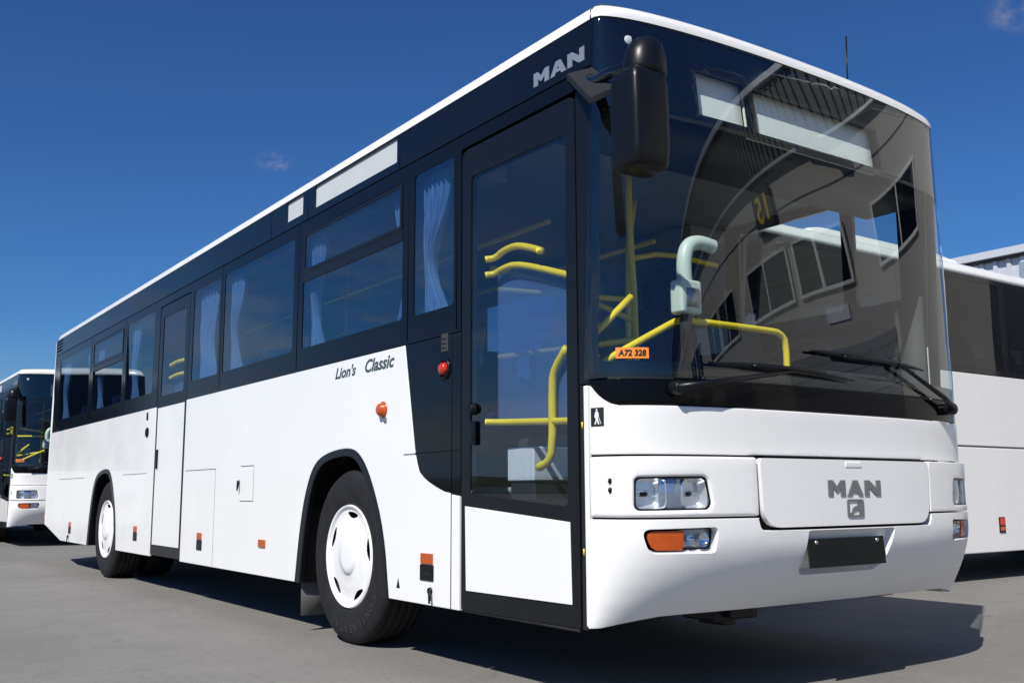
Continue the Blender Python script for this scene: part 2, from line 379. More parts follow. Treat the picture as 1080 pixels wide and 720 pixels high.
def text_geo(txt, size=1.0, shear=0.0, bold=0.0):
    cu = bpy.data.curves.new('t', 'FONT'); cu.body = txt; cu.size = size; cu.shear = shear; cu.offset = bold; cu.resolution_u = 3
    o = bpy.data.objects.new('t', cu); COL.objects.link(o)
    dg = bpy.context.evaluated_depsgraph_get(); dg.update()
    me = o.evaluated_get(dg).to_mesh()
    v = [(p.co.x, p.co.y) for p in me.vertices]; f = [tuple(p.vertices) for p in me.polygons]
    o.evaluated_get(dg).to_mesh_clear(); COL.objects.unlink(o); bpy.data.objects.remove(o); bpy.data.curves.remove(cu)
    return v, f
def fit(v, w=None, h=None):
    xs = [p[0] for p in v]; zs = [p[1] for p in v]
    sx = w/(max(xs)-min(xs)) if w else None; sz = h/(max(zs)-min(zs)) if h else None
    sx = sx or sz; sz = sz or sx
    return [((p[0]-min(xs))*sx, (p[1]-min(zs))*sz) for p in v]

LETTERS = {
 'M': ([(0,0),(0,1),(.27,1),(.5,.60),(.73,1),(1,1),(1,0),(.72,0),(.72,.50),(.55,.22),(.45,.22),(.28,.50),(.28,0)], []),
 'A': ([(0,0),(.35,1),(.65,1),(1,0),(.71,0),(.64,.20),(.36,.20),(.29,0)], [[(.43,.42),(.57,.42),(.5,.62)]]),
 'N': ([(0,0),(0,1),(.30,1),(.72,.50),(.72,1),(1,1),(1,0),(.70,0),(.28,.50),(.28,0)], []),
}
def man_letters(name, mapf, w, h, m, parent, solid, flip=False, bevel=0.0):
    V = []; F = []; lw = w*0.315; gap = (w-3*lw)/2
    for i, ch in enumerate('MAN'):
        o, hs_ = LETTERS[ch]
        v, f = tri(o, hs_); n = len(V)
        V += [mapf(i*(lw+gap)+a*lw, b*h) for a, b in v]
        F += [tuple(q+n for q in (reversed(t) if flip else t)) for t in f]
    return link(name, from_pydata(V, F), m, parent, solid, bevel, smooth=False)

def root(name, label, cat, loc=(0, 0, 0), rz=0.0, group=None):
    o = bpy.data.objects.new(name, None); COL.objects.link(o); o.location = loc; o.rotation_euler = (0, 0, rz)
    o.empty_display_size = 0.3; o['label'] = label; o['category'] = cat
    if group: o['group'] = group
    return o
def children_of(o): return [c for c in bpy.data.objects if c.parent == o]
def copy_tree(o, parent=None):
    c = o.copy(); COL.objects.link(c); c.parent = parent
    for ch in children_of(o): copy_tree(ch, c)
    return c

# ------------------------------------------------------------------ ground
bm = bmesh.new(); bmesh.ops.create_grid(bm, x_segments=8, y_segments=8, size=600)
me = bpy.data.meshes.new('m'); bm.to_mesh(me); bm.free()
g = link('asphalt_yard', me, 'asphalt', smooth=False); g['kind'] = 'structure'; g['label'] = 'grey asphalt yard the buses are parked on'

V = []; F = []; _n = 240; _rng = random.Random(9)
_h = [0.0]*_n
for k in range(1, 9):
    a_, p_ = 5.0/k, _rng.uniform(0, 6.28)
    for i in range(_n): _h[i] += a_*math.sin(2*math.pi*k*i/_n*1.0+p_)
for i in range(_n):
    th = 2*math.pi*i/_n; h_ = max(3.0, 11+_h[i]+_rng.uniform(-.8, .8))
    for r_, z in ((470, -1), (490, h_*.7), (520, h_), (590, h_*.4)): V.append((r_*math.cos(th), r_*math.sin(th), z))
for i in range(_n):
    j = (i+1) % _n
    for k in range(3): F.append((i*4+k, i*4+k+1, j*4+k+1, j*4+k))
mat('wooded_hill', (0.045, 0.06, 0.035), 0.95, vary=0.4, vscale=0.05)
hl_ = MB().add(V, F).obj('hills', 'wooded_hill'); hl_['kind'] = 'structure'; hl_['label'] = 'low wooded hills far beyond the yard'

# ------------------------------------------------------------------ shared vehicle pieces
def wheel(parent, x, y, side, letters=True, zc=0.505):
    """a wheel with its outer face at x; side -1 faces -x"""
    s = side
    w = root('wheel', '', ''); del w['label']; del w['category']; w.parent = parent
    prof = [(.285,.10),(.300,.137),(.325,.146),(.40,.150),(.455,.147),(.490,.132),(.503,.115)]
    for k in range(4):
        c = .078-k*.052
        prof += [(.505,c+.016),(.505,c+.008),(.492,c+.006),(.492,c-.006),(.505,c-.008)]
    prof += [(.503,-.115),(.490,-.132),(.455,-.147),(.40,-.150),(.30,-.137),(.285,-.10)]
    cx = x - s*0.150
    tb = MB().lathe([(r, s*o) for r, o in prof], (cx, y, zc), n=72)
    ty = tb.obj('tyre', 'rubber', w)
    # hub cap: a dished cover with real slots
    hp = [(.304,.118),(.306,.142),(.296,.150),(.286,.146),(.274,.134),(.245,.131),(.218,.134),(.195,.139),(.170,.142),(.110,.143),(.106,.145),(.100,.154),(.070,.157),(.0,.158)]
    rr = np.array([p[0] for p in hp])[::-1]; oo = np.array([p[1] for p in hp])[::-1]
    radii = sorted(set([float(q) for q in rr] + [0.222+0.0028*i for i in range(26)]))[1:]
    na = 320; V = []; F = []
    for a in range(na):
        th = 2*math.pi*a/na
        for r in radii:
            V.append((cx + s*(float(np.interp(r, rr, oo))), y + r*math.cos(th), zc + r*math.sin(th)))
    nr = len(radii)
    slots = [(math.radians(d), .250, .017, 0.26) for d in (97, 25, -47, -119, 169)]
    for a in range(na):
        for j in range(nr-1):
            th = 2*math.pi*(a+.5)/na; r = (radii[j]+radii[j+1])/2; cut = False
            for c, r0, hw, ha in slots:
                d = (th-c+math.pi) % (2*math.pi)-math.pi
                if abs(d) < ha and abs(r-r0+0.010*math.cos(d*7)) < hw*math.sqrt(max(0, 1-(d/ha)**2)): cut = True
            if cut: continue
            a2 = (a+1) % na; F.append((a*nr+j, a2*nr+j, a2*nr+j+1, a*nr+j+1))
    V.append((cx+s*.158, y, zc)); F += [(a*nr, ((a+1) % na)*nr, len(V)-1) for a in range(na)]
    hb = MB().add(V, F); link('hubcap', hb.mesh(), 'white_hubcap', w)
    MB().lathe([(.0, s*.09),(.29, s*.09),(.305, s*.11)], (cx, y, zc), n=40).obj('rim', 'dark_void', w)
    if letters:
        V = []; F = []
        for k, ch in enumerate('CONTINENTAL'):
            v, f = text_geo(ch, 0.066); ph0 = math.radians(118 + k*8.4); n = len(V)
            for p, q in v:
                ph = ph0 + p/.40; r = .392 + q
                V.append((cx + s*(.1515), y + s*r*math.sin(ph), zc + r*math.cos(ph)))
            F += [tuple(i+n for i in t) for t in f]
        link('raised_lettering', from_pydata(V, F), 'rubber_print', ty, smooth=False)
    return w

FA = [(3.345,.31),(3.29,.63),(3.216,.872),(3.10,1.05),(2.92,1.118),(2.60,1.144),(2.443,1.10),(2.294,.95),(2.136,.663),(2.07,.31)]
FAi = [(3.262,.31),(3.215,.62),(3.145,.845),(3.045,1.010),(2.89,1.073),(2.61,1.098),(2.475,1.060),(2.345,.925),(2.20,.65),(2.135,.31)]
def smooth_open(p, it=2):
    for _ in range(it):
        q = [p[0]]
        for a, b in zip(p, p[1:]): q += [(a[0]*.75+b[0]*.25, a[1]*.75+b[1]*.25), (a[0]*.25+b[0]*.75, a[1]*.25+b[1]*.75)]
        p = q + [p[-1]]
    return p
FA = smooth_open(FA); FAi = smooth_open(FAi)
DY = 5.845                                   # wheelbase shift of the rear arch
RA = [(y+DY, z) for y, z in FA]; RAi = [(y+DY, z) for y, z in FAi]

SEAT_ME = {}
def seat(parent, x, y, zf=0.92, m='seat_cloth'):
    if m not in SEAT_ME:
        b = MB(); b.box((-.21,-.24,.34), (.21,.22,.46)); b.box((-.21,.17,.40), (.21,.27,.92), Matrix.Rotation(R(-9), 3, 'X'), (0, .02, 0))
        b.box((-.14,.19,.93), (.14,.27,1.12), Matrix.Rotation(R(-9), 3, 'X'), (0, .02, 0)); b.box((-.05,-.1,0), (.05,.1,.34))
        SEAT_ME[m] = b.mesh(); SEAT_ME[m].materials.append(M[m])
    o = bpy.data.objects.new('passenger_seat', SEAT_ME[m]); COL.objects.link(o); o.parent = parent; o.location = (x, y, zf)
    bv = o.modifiers.new('b', 'BEVEL'); bv.width = .035; bv.segments = 3
    return o
def curtain(parent, yc, w, z0=1.83, z1=2.60, x=-1.17, side=0.0, tie=0.38):
    """gathered cloth; side -1/+1 pulls the tie towards -y/+y"""
    nz, ny = 26, 40; V = []; F = []
    for k in range(nz+1):
        t = k/nz; z = z1+(z0-z1)*t
        q = 1-(1-tie)*math.exp(-((t-.62)/.30)**2) if tie < 1 else 1
        for i in range(ny+1):
            u = i/ny-.5
            yy = yc + side*w*.5*(1-q) + u*w*q
            xx = x + .022*math.sin(u*2*math.pi*5.2+1.3*math.sin(3*t)) + .010*math.sin(u*2*math.pi*11+2+t*4)
            V.append((xx, yy, z))
    for k in range(nz):
        for i in range(ny):
            a = k*(ny+1)+i; F.append((a, a+1, a+ny+2, a+ny+1))
    return link('curtain', from_pydata(V, F), 'curtain_cloth', parent, 0.003)

# ------------------------------------------------------------------ the bus
def make_bus(label):
    B = root('city_bus', label, 'bus')
    # ---- roof: stacked outlines, rounded towards the top
    def ring(z, d):
        pts = []
        for i in range(49):
            s = -LEN + 2*LEN*i/48; p = surf('glass', s, 2.905); pts.append((p.x, p.y))
        for i in range(33):
            t = math.pi/2*(1-2*i/32); a = abs(math.sin(t))**(2/3)*(1 if t > 0 else -1); wv = abs(math.cos(t))**(2/3)
            pts.append((1.25*a, 11.45+.26*wv))
        return [(x*(1-d/1.25), 6+(y-6)*(1-d/5.8), z + crown(x)*max(0.0, 1-max(0.0, y-.3)/2.5)) for x, y in pts]
    levels = [(2.911, 0), (2.935, 0), (2.957, .008), (2.975, .024), (2.990, .050), (3.003, .095), (3.018, .18), (3.032, .34), (3.044, .60), (3.05, .95)]
    V = []; F = []; n = 82
    for z, d in levels: V += ring(z, d)
    for l in range(len(levels)-1):
        for i in range(n): F.append((l*n+i, l*n+(i+1) % n, (l+1)*n+(i+1) % n, (l+1)*n+i))
    F.append(tuple(range((len(levels)-1)*n, len(levels)*n)))
    b = MB().add(V, F); roof = b.obj('roof', 'white_paint', B)
    for y in (3.4, 8.0): MB().box((-.45, y, 3.04), (.45, y+.9, 3.10)).obj('roof_hatch', 'white_plastic', roof, .015)
    MB().tube([(.619, .35, 2.99), (.619, .35, 3.03)], .02).tube([(.619, .35, 3.0), (.640, .355, 3.365)], .0045, 6).obj('antenna', 'black_plastic', roof)
    # the seam between the front cap and the roof
    seam = MB()
    for z0_, z1_, d0, d1 in ((2.908, 2.957, 0, .008), (2.957, 2.990, .008, .05), (2.99, 3.018, .05, .18)):
        seam.tube([(-1.2515*(1-d0/1.25), .293, z0_), (-1.2515*(1-d1/1.25), .300, z1_)], .0035, 6)
    seam.obj('roof_seam', 'seam', roof)

    # ---- door side flank
    front_panel = [(1.437,.31),(1.437,.872),(1.50,.882),(1.578,.905),(1.65,.930),(1.704,.955),(1.75,.985),(1.778,1.02),(1.793,1.06),(1.806,1.10),(1.925,1.672),
                   (5.785,1.672),(5.785,.31)] + FA
    splate('side_panel', front_panel, [], 'white_paint', B)
    rear_panel = [(6.695,.31),(6.695,1.672),(11.60,1.672),(11.60,.475),(10.60,.31)] + [(min(y, 9.19), z) for y, z in RA]
    rp = splate('side_panel', rear_panel, [], 'white_paint', B)
    # black cover behind the door
    blk = splate('black_cover', [(1.345,.86),(1.430,.868),(1.50,.876),(1.578,.899),(1.65,.924),(1.704,.949),(1.75,.979),(1.772,1.02),(1.787,1.06),(1.800,1.10),(1.919,1.672),(1.345,1.672)], [], 'cover_black', B)
    sm = MB()
    sm.box((-1.2515, 1.427, .87), (-1.246, 1.431, 1.67)); sm.box((-1.2515, 1.36, 1.078), (-1.246, 1.802, 1.082))
    sm.obj('cover_seam', 'dark_void', blk)
    splate('post_strip', [(1.352,.31),(1.352,.856),(1.427,.864),(1.427,.31)], [], 'white_paint', B)
    # arches
    for A, Ai in ((FA, FAi), (RA, RAi)):
        ring_ = list(A) + list(reversed(Ai))
        ar = splate('wheel_arch_trim', ring_, [], 'black_satin', B, x=-1.256, solid=.05, bevel=.006)
        V = []; F = []
        for x in (-1.22, -.62): V += [(x, y, z) for y, z in Ai]
        m_ = len(Ai); F = [(i, i+1, m_+i+1, m_+i) for i in range(m_-1)] + [tuple(range(m_, 2*m_))]
        b = MB().add(V, F); b.obj('wheel_well', 'dark_void', B)
        ar2 = [(y, z) for y, z in A]
        splate('wheel_arch_trim', ring_, [], 'black_satin', B, x=1.256, solid=.05, bevel=.006, side=1)
        b = MB().add([(-x, y, z) for x, y, z in V], F); b.obj('wheel_well', 'dark_void', B)
    for x in (-1.06, 1.06): MB().box((x-.16, 3.300, .10), (x+.16, 3.312, .42)).obj('mudflap', 'flap_grey', B)
    # window band
    zc0, zc1 = 1.676, 2.694
    PANES = [(1.42,1.835,0),(1.965,3.345,1),(3.505,4.910,0),(5.020,5.690,0),(6.880,7.890,0),(8.03,9.375,1),(9.56,11.24,0)]
    zl, zh = 1.822, 2.612
    band = [(.311,2.622),(1.350,2.622),(1.350,1.676),(5.785,1.676),(5.785,2.622),(6.695,2.622),(6.695,1.676)] + \
           round_poly([(6.695,1.676),(11.10,1.676),(11.46,1.82),(11.585,2.25),(11.60,2.694),(6.695,2.694)], [0,.10,.22,.3,0,0])[1:-1] + [(.306,2.694)]
    holes = [rrect(a, zl, b, zh, .035, 4) for a, b, v in PANES]
    bd = splate('window_band', band, holes, 'band_black', B, x=-1.2495, solid=.028, bevel=.002)
    vents = [rrect(11.20, 2.745+i*.042, 11.56, 2.762+i*.042) for i in range(4)]
    ub = splate('destination_band', [(.304,2.702),(11.60,2.702),(11.60,2.906),(.292,2.906)],
                [rrect(2.048,2.752,3.190,2.898,.01,3), rrect(3.385,2.758,3.668,2.898,.01,3)] + vents, 'black_gloss', B, x=-1.2495, solid=.02, bevel=.002)
    splate('sign_window', rrect(2.03,2.735,3.21,2.903), [], 'sign_white', ub, x=-1.238, solid=.01, bevel=0)
    splate('sign_window', rrect(3.37,2.74,3.69,2.903), [], 'sign_white', ub, x=-1.238, solid=.01, bevel=0)
    MB().box((-1.215, 11.15, 2.73), (-1.205, 11.59, 2.90)).obj('vent_backing', 'dark_void', ub)
    for y in (2.012, 3.30, 3.95): MB().box((-1.2505, y-.004, 2.705), (-1.244, y+.004, 2.902)).obj('band_seam', 'dark_void', ub)
    for y0_, y1_, v in PANES:
        tl = dict(tilt=-.030, z0=2.25) if y0_ > 6.8 else {}
        px_ = -1.2362 if tl else -1.2455
        if v:
            bar = MB().box((-1.2530, y0_, 2.272), (-1.236, y1_, 2.338)); 
            bar.box((-1.2545, y0_, 2.325), (-1.250, y1_, 2.334))
            bar.obj('vent_bar', 'black_satin', bd, .004)
            splate('window_pane', rrect(y0_-.004, zl-.004, y1_+.004, 2.274), [], 'tinted_glass', B, x=px_, solid=0, bevel=0, smooth=False, **tl)
            fr = splate('vent_frame', rrect(y0_+.005, 2.334, y1_-.005, 2.606, .02, 3), [rrect(y0_+.03, 2.358, y1_-.03, 2.585, .015, 3)], 'black_satin', B, x=-1.256, solid=.02, bevel=.003)
            splate('window_pane', rrect(y0_+.026, 2.354, y1_-.026, 2.589), [], 'tinted_glass', fr, x=-1.250, solid=0, bevel=0, smooth=False)
        else:
            splate('window_pane', rrect(y0_-.004, zl-.004, y1_+.004, zh+.004), [], 'tinted_glass', B, x=px_, solid=0, bevel=0, smooth=False, **tl)
    for y in (1.39, 1.90, 3.425, 4.965, 7.945, 9.47): MB().box((-1.2507, y-.004, 1.69), (-1.246, y+.004, 2.688)).obj('band_seam', 'dark_void', bd)
    MB().box((-1.236, 1.2, 1.68), (-1.20, 11.05, 1.715)).box((-1.236, .45, 2.60), (-1.20, 11.5, 2.90)).obj('band_backing', 'dark_void', bd)
    MB().box((-1.225, 1.36, .33), (-1.20, 2.05, 1.69)).box((-1.225, 3.36, .33), (-1.20, 5.77, 1.69)).box((-1.225, 2.0, 1.15), (-1.20, 3.4, 1.69)) \
        .box((-1.225, 6.70, .33), (-1.20, 7.86, 1.69)).box((-1.225, 9.23, .5), (-1.20, 11.58, 1.69)).box((-1.225, 7.8, 1.15), (-1.20, 9.3, 1.69)).obj('inner_lining', 'cabin_dark', B)

    # flaps, lamps, catches and lettering of the flank
    def hseam(y0_, y1_, z): MB().box((-1.2508, min(y0_, y1_), z-.0028), (-1.2492, max(y0_, y1_), z+.0028)).obj('flap_seam', 'seam', rp)
    def vseam(y, z0_, z1_): MB().box((-1.2508, y-.0022, z0_), (-1.2492, y+.0022, z1_)).obj('flap_seam', 'seam', rp)
    hseam(4.960, 5.72, 1.064); vseam(4.960, .313, 1.064); hseam(6.92, 7.76, 1.064); hseam(9.50, 10.88, 1.057)
    hseam(4.135, 4.40, 1.071); hseam(4.135, 4.40, .818); vseam(4.135, .818, 1.071)
    hseam(1.79, 1.92, 1.076); vseam(1.4325, .312, .866)
    def catch(y, z, w=.13, orange=True):
        c_ = MB().box((-1.256, y-w/2, z-.075), (-1.249, y+w/2, z+.005)); o = c_.obj('flap_catch', 'black_plastic', B, .004)
        MB().box((-1.2575, y-w/2+.02, z-.05), (-1.255, y+w/2-.02, z-.03)).obj('grip', 'black_gloss', o, .001)
        if orange: MB().box((-1.258, y-w/2+.008, z+.008), (-1.249, y+w/2-.008, z+.062)).obj('reflector', 'lamp_orange', o, .003)
    catch(1.662, .505, .135); catch(5.285, .500, .125); catch(7.205, .505, .125); catch(10.10, .485, .12)
    MB().box((-1.259, 3.868, .502), (-1.249, 3.992, .556)).obj('side_marker', 'lamp_orange', B, .004)
    MB().lathe([(0, -.034),(.024, -.030),(.036, -.019),(.041, 0),(.047, .001),(.047, .006)], (-1.257, 2.165, 1.335), n=28).obj('turn_signal', 'lamp_orange', B)
    MB().box((-1.258, 2.12, 1.262), (-1.249, 2.15, 1.292)).obj('signal_foot', 'metal_grey', B, .004)
    def key(y, z):
        k_ = MB().lathe([(0, -.012),(.016, -.012),(.019, 0)], (-1.251, y, z), n=16)
        k_.tube([(-1.262, y, z), (-1.268, y-.02, z+.002), (-1.27, y-.028, z-.045)], .006, 6); k_.tube([(-1.268, y-.012, z), (-1.27, y-.02, z-.06)], .005, 6)
        k_.obj('lock_key', 'black_plastic', B)
    key(1.625, .382); key(4.43, .952); key(10.15, .375)
    tr_ = MB().add([(-1.2512, 1.985, .372), (-1.2512, 1.945, .372), (-1.2512, 1.965, .425)], [(0, 1, 2)]); tr_.obj('jacking_mark', 'ink_black', B)
    # red emergency knob with plate above
    e = MB().lathe([(.055, 0),(.055, -.010),(.043, -.012),(.040, -.004)], (-1.2505, 1.500, 1.500), n=28).obj('emergency_release', 'black_plastic', B)
    MB().lathe([(0, -.030),(.022, -.028),(.030, -.018),(.033, -.003)], (-1.2505, 1.500, 1.500), n=24).obj('knob', 'lamp_red', e)
    MB().box((-1.2525, 1.468, 1.588), (-1.249, 1.535, 1.682)).obj('instruction_plate', 'rubber_print', e, .002)
    for i in range(3): MB().box((-1.2535, 1.476, 1.604+i*.024), (-1.252, 1.527, 1.612+i*.024)).obj('printed_line', 'ink_black', e)
    MB().lathe([(0, -.012),(.04, -.012),(.05, 0)], (-1.2505, 6.955, 1.45), n=24).obj('door_release', 'black_plastic', B)
    MB().box((-1.256, 6.95, 1.57), (-1.249, 6.995, 1.64)).obj('release_plate', 'black_plastic', B)
    # writing
    man_letters('maker_lettering', lambda a, b: (-1.2525, .713-a, 2.738+b), .372, .066, 'letter_silver', ub, .0035, bevel=.0)
    for word, ya, w_, h_ in (("Lion's", 2.805, .285, .072), ("Classic", 2.400, .360, .078)):
        v, f = text_geo(word, 1.0, .30, .028); v = fit(v, w_, h_)
        link('model_lettering', from_pydata([(-1.2512, ya-a, 1.566+b) for a, b in v], f), 'letter_slate', B, .001, smooth=False)

    # ---- front door
    D = root('front_door', '', ''); del D['label']; del D['category']; D.parent = B
    gl = [(1.262,.868),(1.258,2.455),(.485,2.445),(.497,.812)]; kick = [(1.300,.404),(1.312,.812),(.482,.752),(.474,.408)]
    of = round_poly([(1.338,.318),(1.338,2.605),(.420,2.605),(.420,.322)], [.01,.05,.05,.01])
    splate('door_frame', of, [round_poly(gl, .03), kick], 'black_satin', D, x=-1.249, solid=.04, bevel=.006)
    splate('door_gasket', round_poly([(1.322,.34),(1.322,2.590),(.436,2.590),(.436,.345)], .03), [round_poly([(1.275,.86),(1.271,2.468),(.472,2.458),(.484,.80)], .03)], 'black_plastic', D, x=-1.253, solid=.006, bevel=.002) if False else None
    splate('door_pane', [(1.27,.86),(1.265,2.46),(.48,2.45),(.49,.80)], [], 'door_glass', D, x=-1.243, solid=0, bevel=0, smooth=False)
    splate('kick_panel', [(1.296,.408),(1.307,.808),(.486,.749),(.478,.412)], [], 'white_paint', D, x=-1.250, solid=.02, bevel=.003)
    h = MB().box((-1.262, 1.205, 1.10), (-1.249, 1.245, 1.215)).box((-1.266, 1.215, 1.118), (-1.26, 1.235, 1.16)).lathe([(0,-.022),(.024,-.022),(.03,0)], (-1.249, 1.235, 1.275), n=20)
    h.obj('door_handle', 'black_plastic', D, .004)
    MB().box((-1.246, .434, .306), (-1.235, 1.33, .318)).obj('brush_seal', 'rubber', D)
    splate('door_post', [(.350,1.32),(.414,1.32),(.414,2.615),(.314,2.615)], [], 'black_satin', B, x=-1.247, solid=.05)
    splate('door_post', [(.392,.318),(.414,.318),(.414,1.316),(.392,1.316)], [], 'rubber', B, x=-1.244, solid=.03)
    for z in (.615, 1.135, 1.475, 1.81): MB().box((-1.2455, .397, z), (-1.2385, .404, z+.028)).obj('hinge_mark', 'yellow_tube', B)

    # ---- rear door
    D2 = root('rear_door', '', ''); del D2['label']; del D2['category']; D2.parent = B
    splate('door_frame', rrect(5.800,.325,6.680,2.612,.03), [rrect(5.905,1.765,6.585,2.505,.04), rrect(5.842,.412,6.640,1.662,.0)], 'black_satin', D2, x=-1.248, solid=.04, bevel=.004)
    splate('door_pane', rrect(5.90,1.76,6.59,2.51), [], 'door_glass', D2, x=-1.243, solid=0, bevel=0, smooth=False)
    splate('door_panel', rrect(5.846,.416,6.636,1.658), [], 'white_paint', D2, x=-1.2495, solid=.02, bevel=.003)
    MB().box((-1.262, 6.560, 1.10), (-1.249, 6.60, 1.275)).obj('door_handle', 'black_plastic', D2, .005)
    MB().tube([(-1.19, 6.5, 2.05), (-1.18, 6.3, 2.07), (-1.18, 5.95, 2.05)], .018, 10, 2).tube([(-1.19, 6.5, 1.93), (-1.18, 6.3, 1.95), (-1.18, 5.95, 1.93)], .018, 10, 2).obj('handrail', 'yellow_tube', D2)
    MB().box((-1.15, 5.95, 1.70), (-1.14, 6.5, 1.93)).obj('screen_panel', 'blue_panel', D2)

    # ---- the far flank, kept simpler
    o_ = [(.36,.33),(.36,1.672),(11.60,1.672),(11.60,.475),(10.60,.31)] + [(min(y, 9.19), z) for y, z in RA] + FA
    splate('side_panel', o_, [], 'white_paint', B, x=1.25, side=1)
    FAR = [(.50,.80),(.89,1.72),(1.84,3.30),(3.44,4.86),(5.00,6.42),(6.56,7.98),(8.12,9.54),(9.68,11.33)]
    bd2 = splate('window_band', [(.365,1.676),(11.40,1.676),(11.565,1.80),(11.60,2.906),(.294,2.906)], [rrect(a, zl if i > 1 else 1.96, b_, zh, .035, 4) for i, (a, b_) in enumerate(FAR)], 'black_gloss', B, x=1.2495, side=1, solid=.028, bevel=.002)
    for i, (a, b_) in enumerate(FAR):
        splate('window_pane', rrect(a-.004, (zl if i > 1 else 1.96)-.004, b_+.004, zh+.004), [], 'tinted_glass' if i > 1 else 'windscreen_glass', B, x=1.2455, side=1, solid=0, bevel=0, smooth=False)
    MB().box((1.195, .36, .86), (1.224, .62, 1.96)).box((1.20, .6, .33), (1.225, 2.05, 1.69)).box((1.20, 3.36, .33), (1.225, 7.86, 1.69)).box((1.20, 9.23, .5), (1.225, 11.58, 1.69)).box((1.20, 2.0, 1.15), (1.225, 9.3, 1.69)).box((1.205, .45, 2.62), (1.236, 11.5, 2.90)).obj('inner_lining', 'cabin_dark', B)

    # ---- tail
    V = []; F = []; ns, nz_ = 48, 16
    zs = [.475, .60, .9, 1.3, 1.672, 1.9, 2.2, 2.5, 2.7, 2.82, 2.906]
    for z in zs:
        yr = 11.985 - max(0, z-1.5)**1.6*.155 - max(0, .62-z)*.35
        for i in range(ns+1):
            t = math.pi/2*(1-2*i/ns); a = abs(math.sin(t))**(2/3)*(1 if t > 0 else -1); wv = abs(math.cos(t))**(2/3)
            V.append((1.25*a, 11.60 + (yr-11.60)*wv, z))
    for k in range(len(zs)-1):
        for i in range(ns): F.append((k*(ns+1)+i, k*(ns+1)+i+1, (k+1)*(ns+1)+i+1, (k+1)*(ns+1)+i))
    b = MB().add(V, F); tail = link('rear_shell', b.mesh(), 'white_paint', B, .02)
    MB().box((-.95, 11.93, 1.75), (.95, 11.955, 2.55)).obj('rear_window', 'black_gloss', tail, .01)
    for sx in (-1, 1):
        MB().box((sx*1.02-.12, 11.93, .62), (sx*1.02+.12, 11.99, 1.25)).obj('tail_lamp', 'lamp_red', tail, .01)
    MB().box((-1.238, 11.70, .545), (-1.222, 11.78, .60)).obj('corner_reflector', 'lamp_red', tail, .003)

    # ---- front: hood panel, bumper, grille hatch
    ht = [(-1.376,1.312),(-1.362,1.300),(-1.345,1.282),(-1.325,1.264),(-1.30,1.246),(-1.27,1.230),(-1.235,1.2215)]
    hood_o = [(-1.376,1.024),(1.376,1.024)] + [(-s, z) for s, z in ht] + [(s, z) for s, z in reversed(ht)]
    hood = fpanel('hood_panel', 'hood', hood_o, [], 'white_paint', B, bevel=.006)
    ct = [(s, z+.004) for s, z in ht]
    fpanel('cowl_panel', 'hood', [(s, z) for s, z in ct] + [(-s, z) for s, z in reversed(ct)] + [(1.376,1.332),(-1.376,1.332)], [], 'cowl_black', B, off=-.004, bevel=.004)
    for sg_ in (-1, 1):
        lo, hi = (-1.408, -1.382) if sg_ < 0 else (1.382, 1.408)
        fpanel('corner_strip', 'hood', [(lo,.335),(hi,.335),(hi,1.312),(lo,1.312)], [], 'white_paint', B, bevel=.003)
    HS = 1.3725
    hatch_o = round_poly([(-.600,1.012),(-.586,.722),(.586,.722),(.600,1.012)], [.02,.10,.10,.02], 8)
    hatch = fpanel('grille_hatch', 'bumper', hatch_o, [], 'white_paint', B, off=.004, solid=.03, bevel=.008)
    MB().box((-.060, -.012, .975), (.060, .01, 1.006)).obj('hatch_grip', 'white_paint', hatch, .006)
    fpanel('hatch_gap', 'bumper', round_poly([(-.612,1.016),(-.598,.706),(.598,.706),(.612,1.016)], [.0,.11,.11,.0], 8), [], 'dark_void', B, off=-.022, solid=.01, bevel=0)
    for sg_ in (-1, 1):
        P_ = lambda pts: pts if sg_ < 0 else [(-s, z) for s, z in reversed(pts)]
        lamp = P_(round_poly([(-1.188,.798),(-.868,.801),(-.852,.823),(-.872,.936),(-1.186,.932)], [.025,.03,.03,.035,.025]))
        fog = P_(round_poly([(-1.150,.716),(-1.118,.640),(-.850,.638),(-.842,.722)], [.03,.05,.02,.02]))
        up = P_([(-HS,.772),(-.606,.772),(-.612,1.015),(-HS,1.015)])
        qp = fpanel('bumper_corner', 'bumper', up, [lamp], 'white_paint', B, solid=.05, bevel=.012, step=.035)
        # headlight: tub, bowls, divider, cover
        grow = lambda loop, d: [(s+d*(1 if s > sum(q[0] for q in loop)/len(loop) else -1), z+d*(1 if z > .5*(min(q[1] for q in loop)+max(q[1] for q in loop)) else -1)) for s, z in loop]
        hl = root('headlight', '', ''); del hl['label']; del hl['category']; hl.parent = B
        fpanel('lamp_housing', 'bumper', grow(lamp, .012), [], 'lamp_silver', hl, off=-.060, solid=.01, bevel=0)
        rimo = grow(lamp, .004); rimi = grow(lamp, -.007)
        fpanel('lamp_seal', 'bumper', rimo, [rimi], 'black_plastic', hl, off=-.012, solid=.006, bevel=.001, step=.06)
        for sc_, wd in ((-1.118, .066), (-.922, .058)):
            s_ = sc_ if sg_ < 0 else -sc_
            V = []; F = []; n_ = 40; prof = [(1.0, 0), (.93, .020), (.80, .040), (.60, .056), (.36, .066), (.16, .070), (.01, .070)]
            for k in range(n_):
                th = 2*math.pi*k/n_; c_, d_ = math.cos(th), math.sin(th)
                for q_, o2 in prof:
                    e_ = 2/(2+4*q_)
                    ds_ = math.copysign(abs(c_)**e_, c_)*wd*q_; dz_ = math.copysign(abs(d_)**e_, d_)*.060*q_
                    p_ = surf('bumper', s_+ds_, .866+dz_, -.020); V.append((p_.x, p_.y+o2, p_.z))
            m_ = len(prof)
            for k in range(n_):
                for j in range(m_-1): F.append((k*m_+j, ((k+1) % n_)*m_+j, ((k+1) % n_)*m_+j+1, k*m_+j+1))
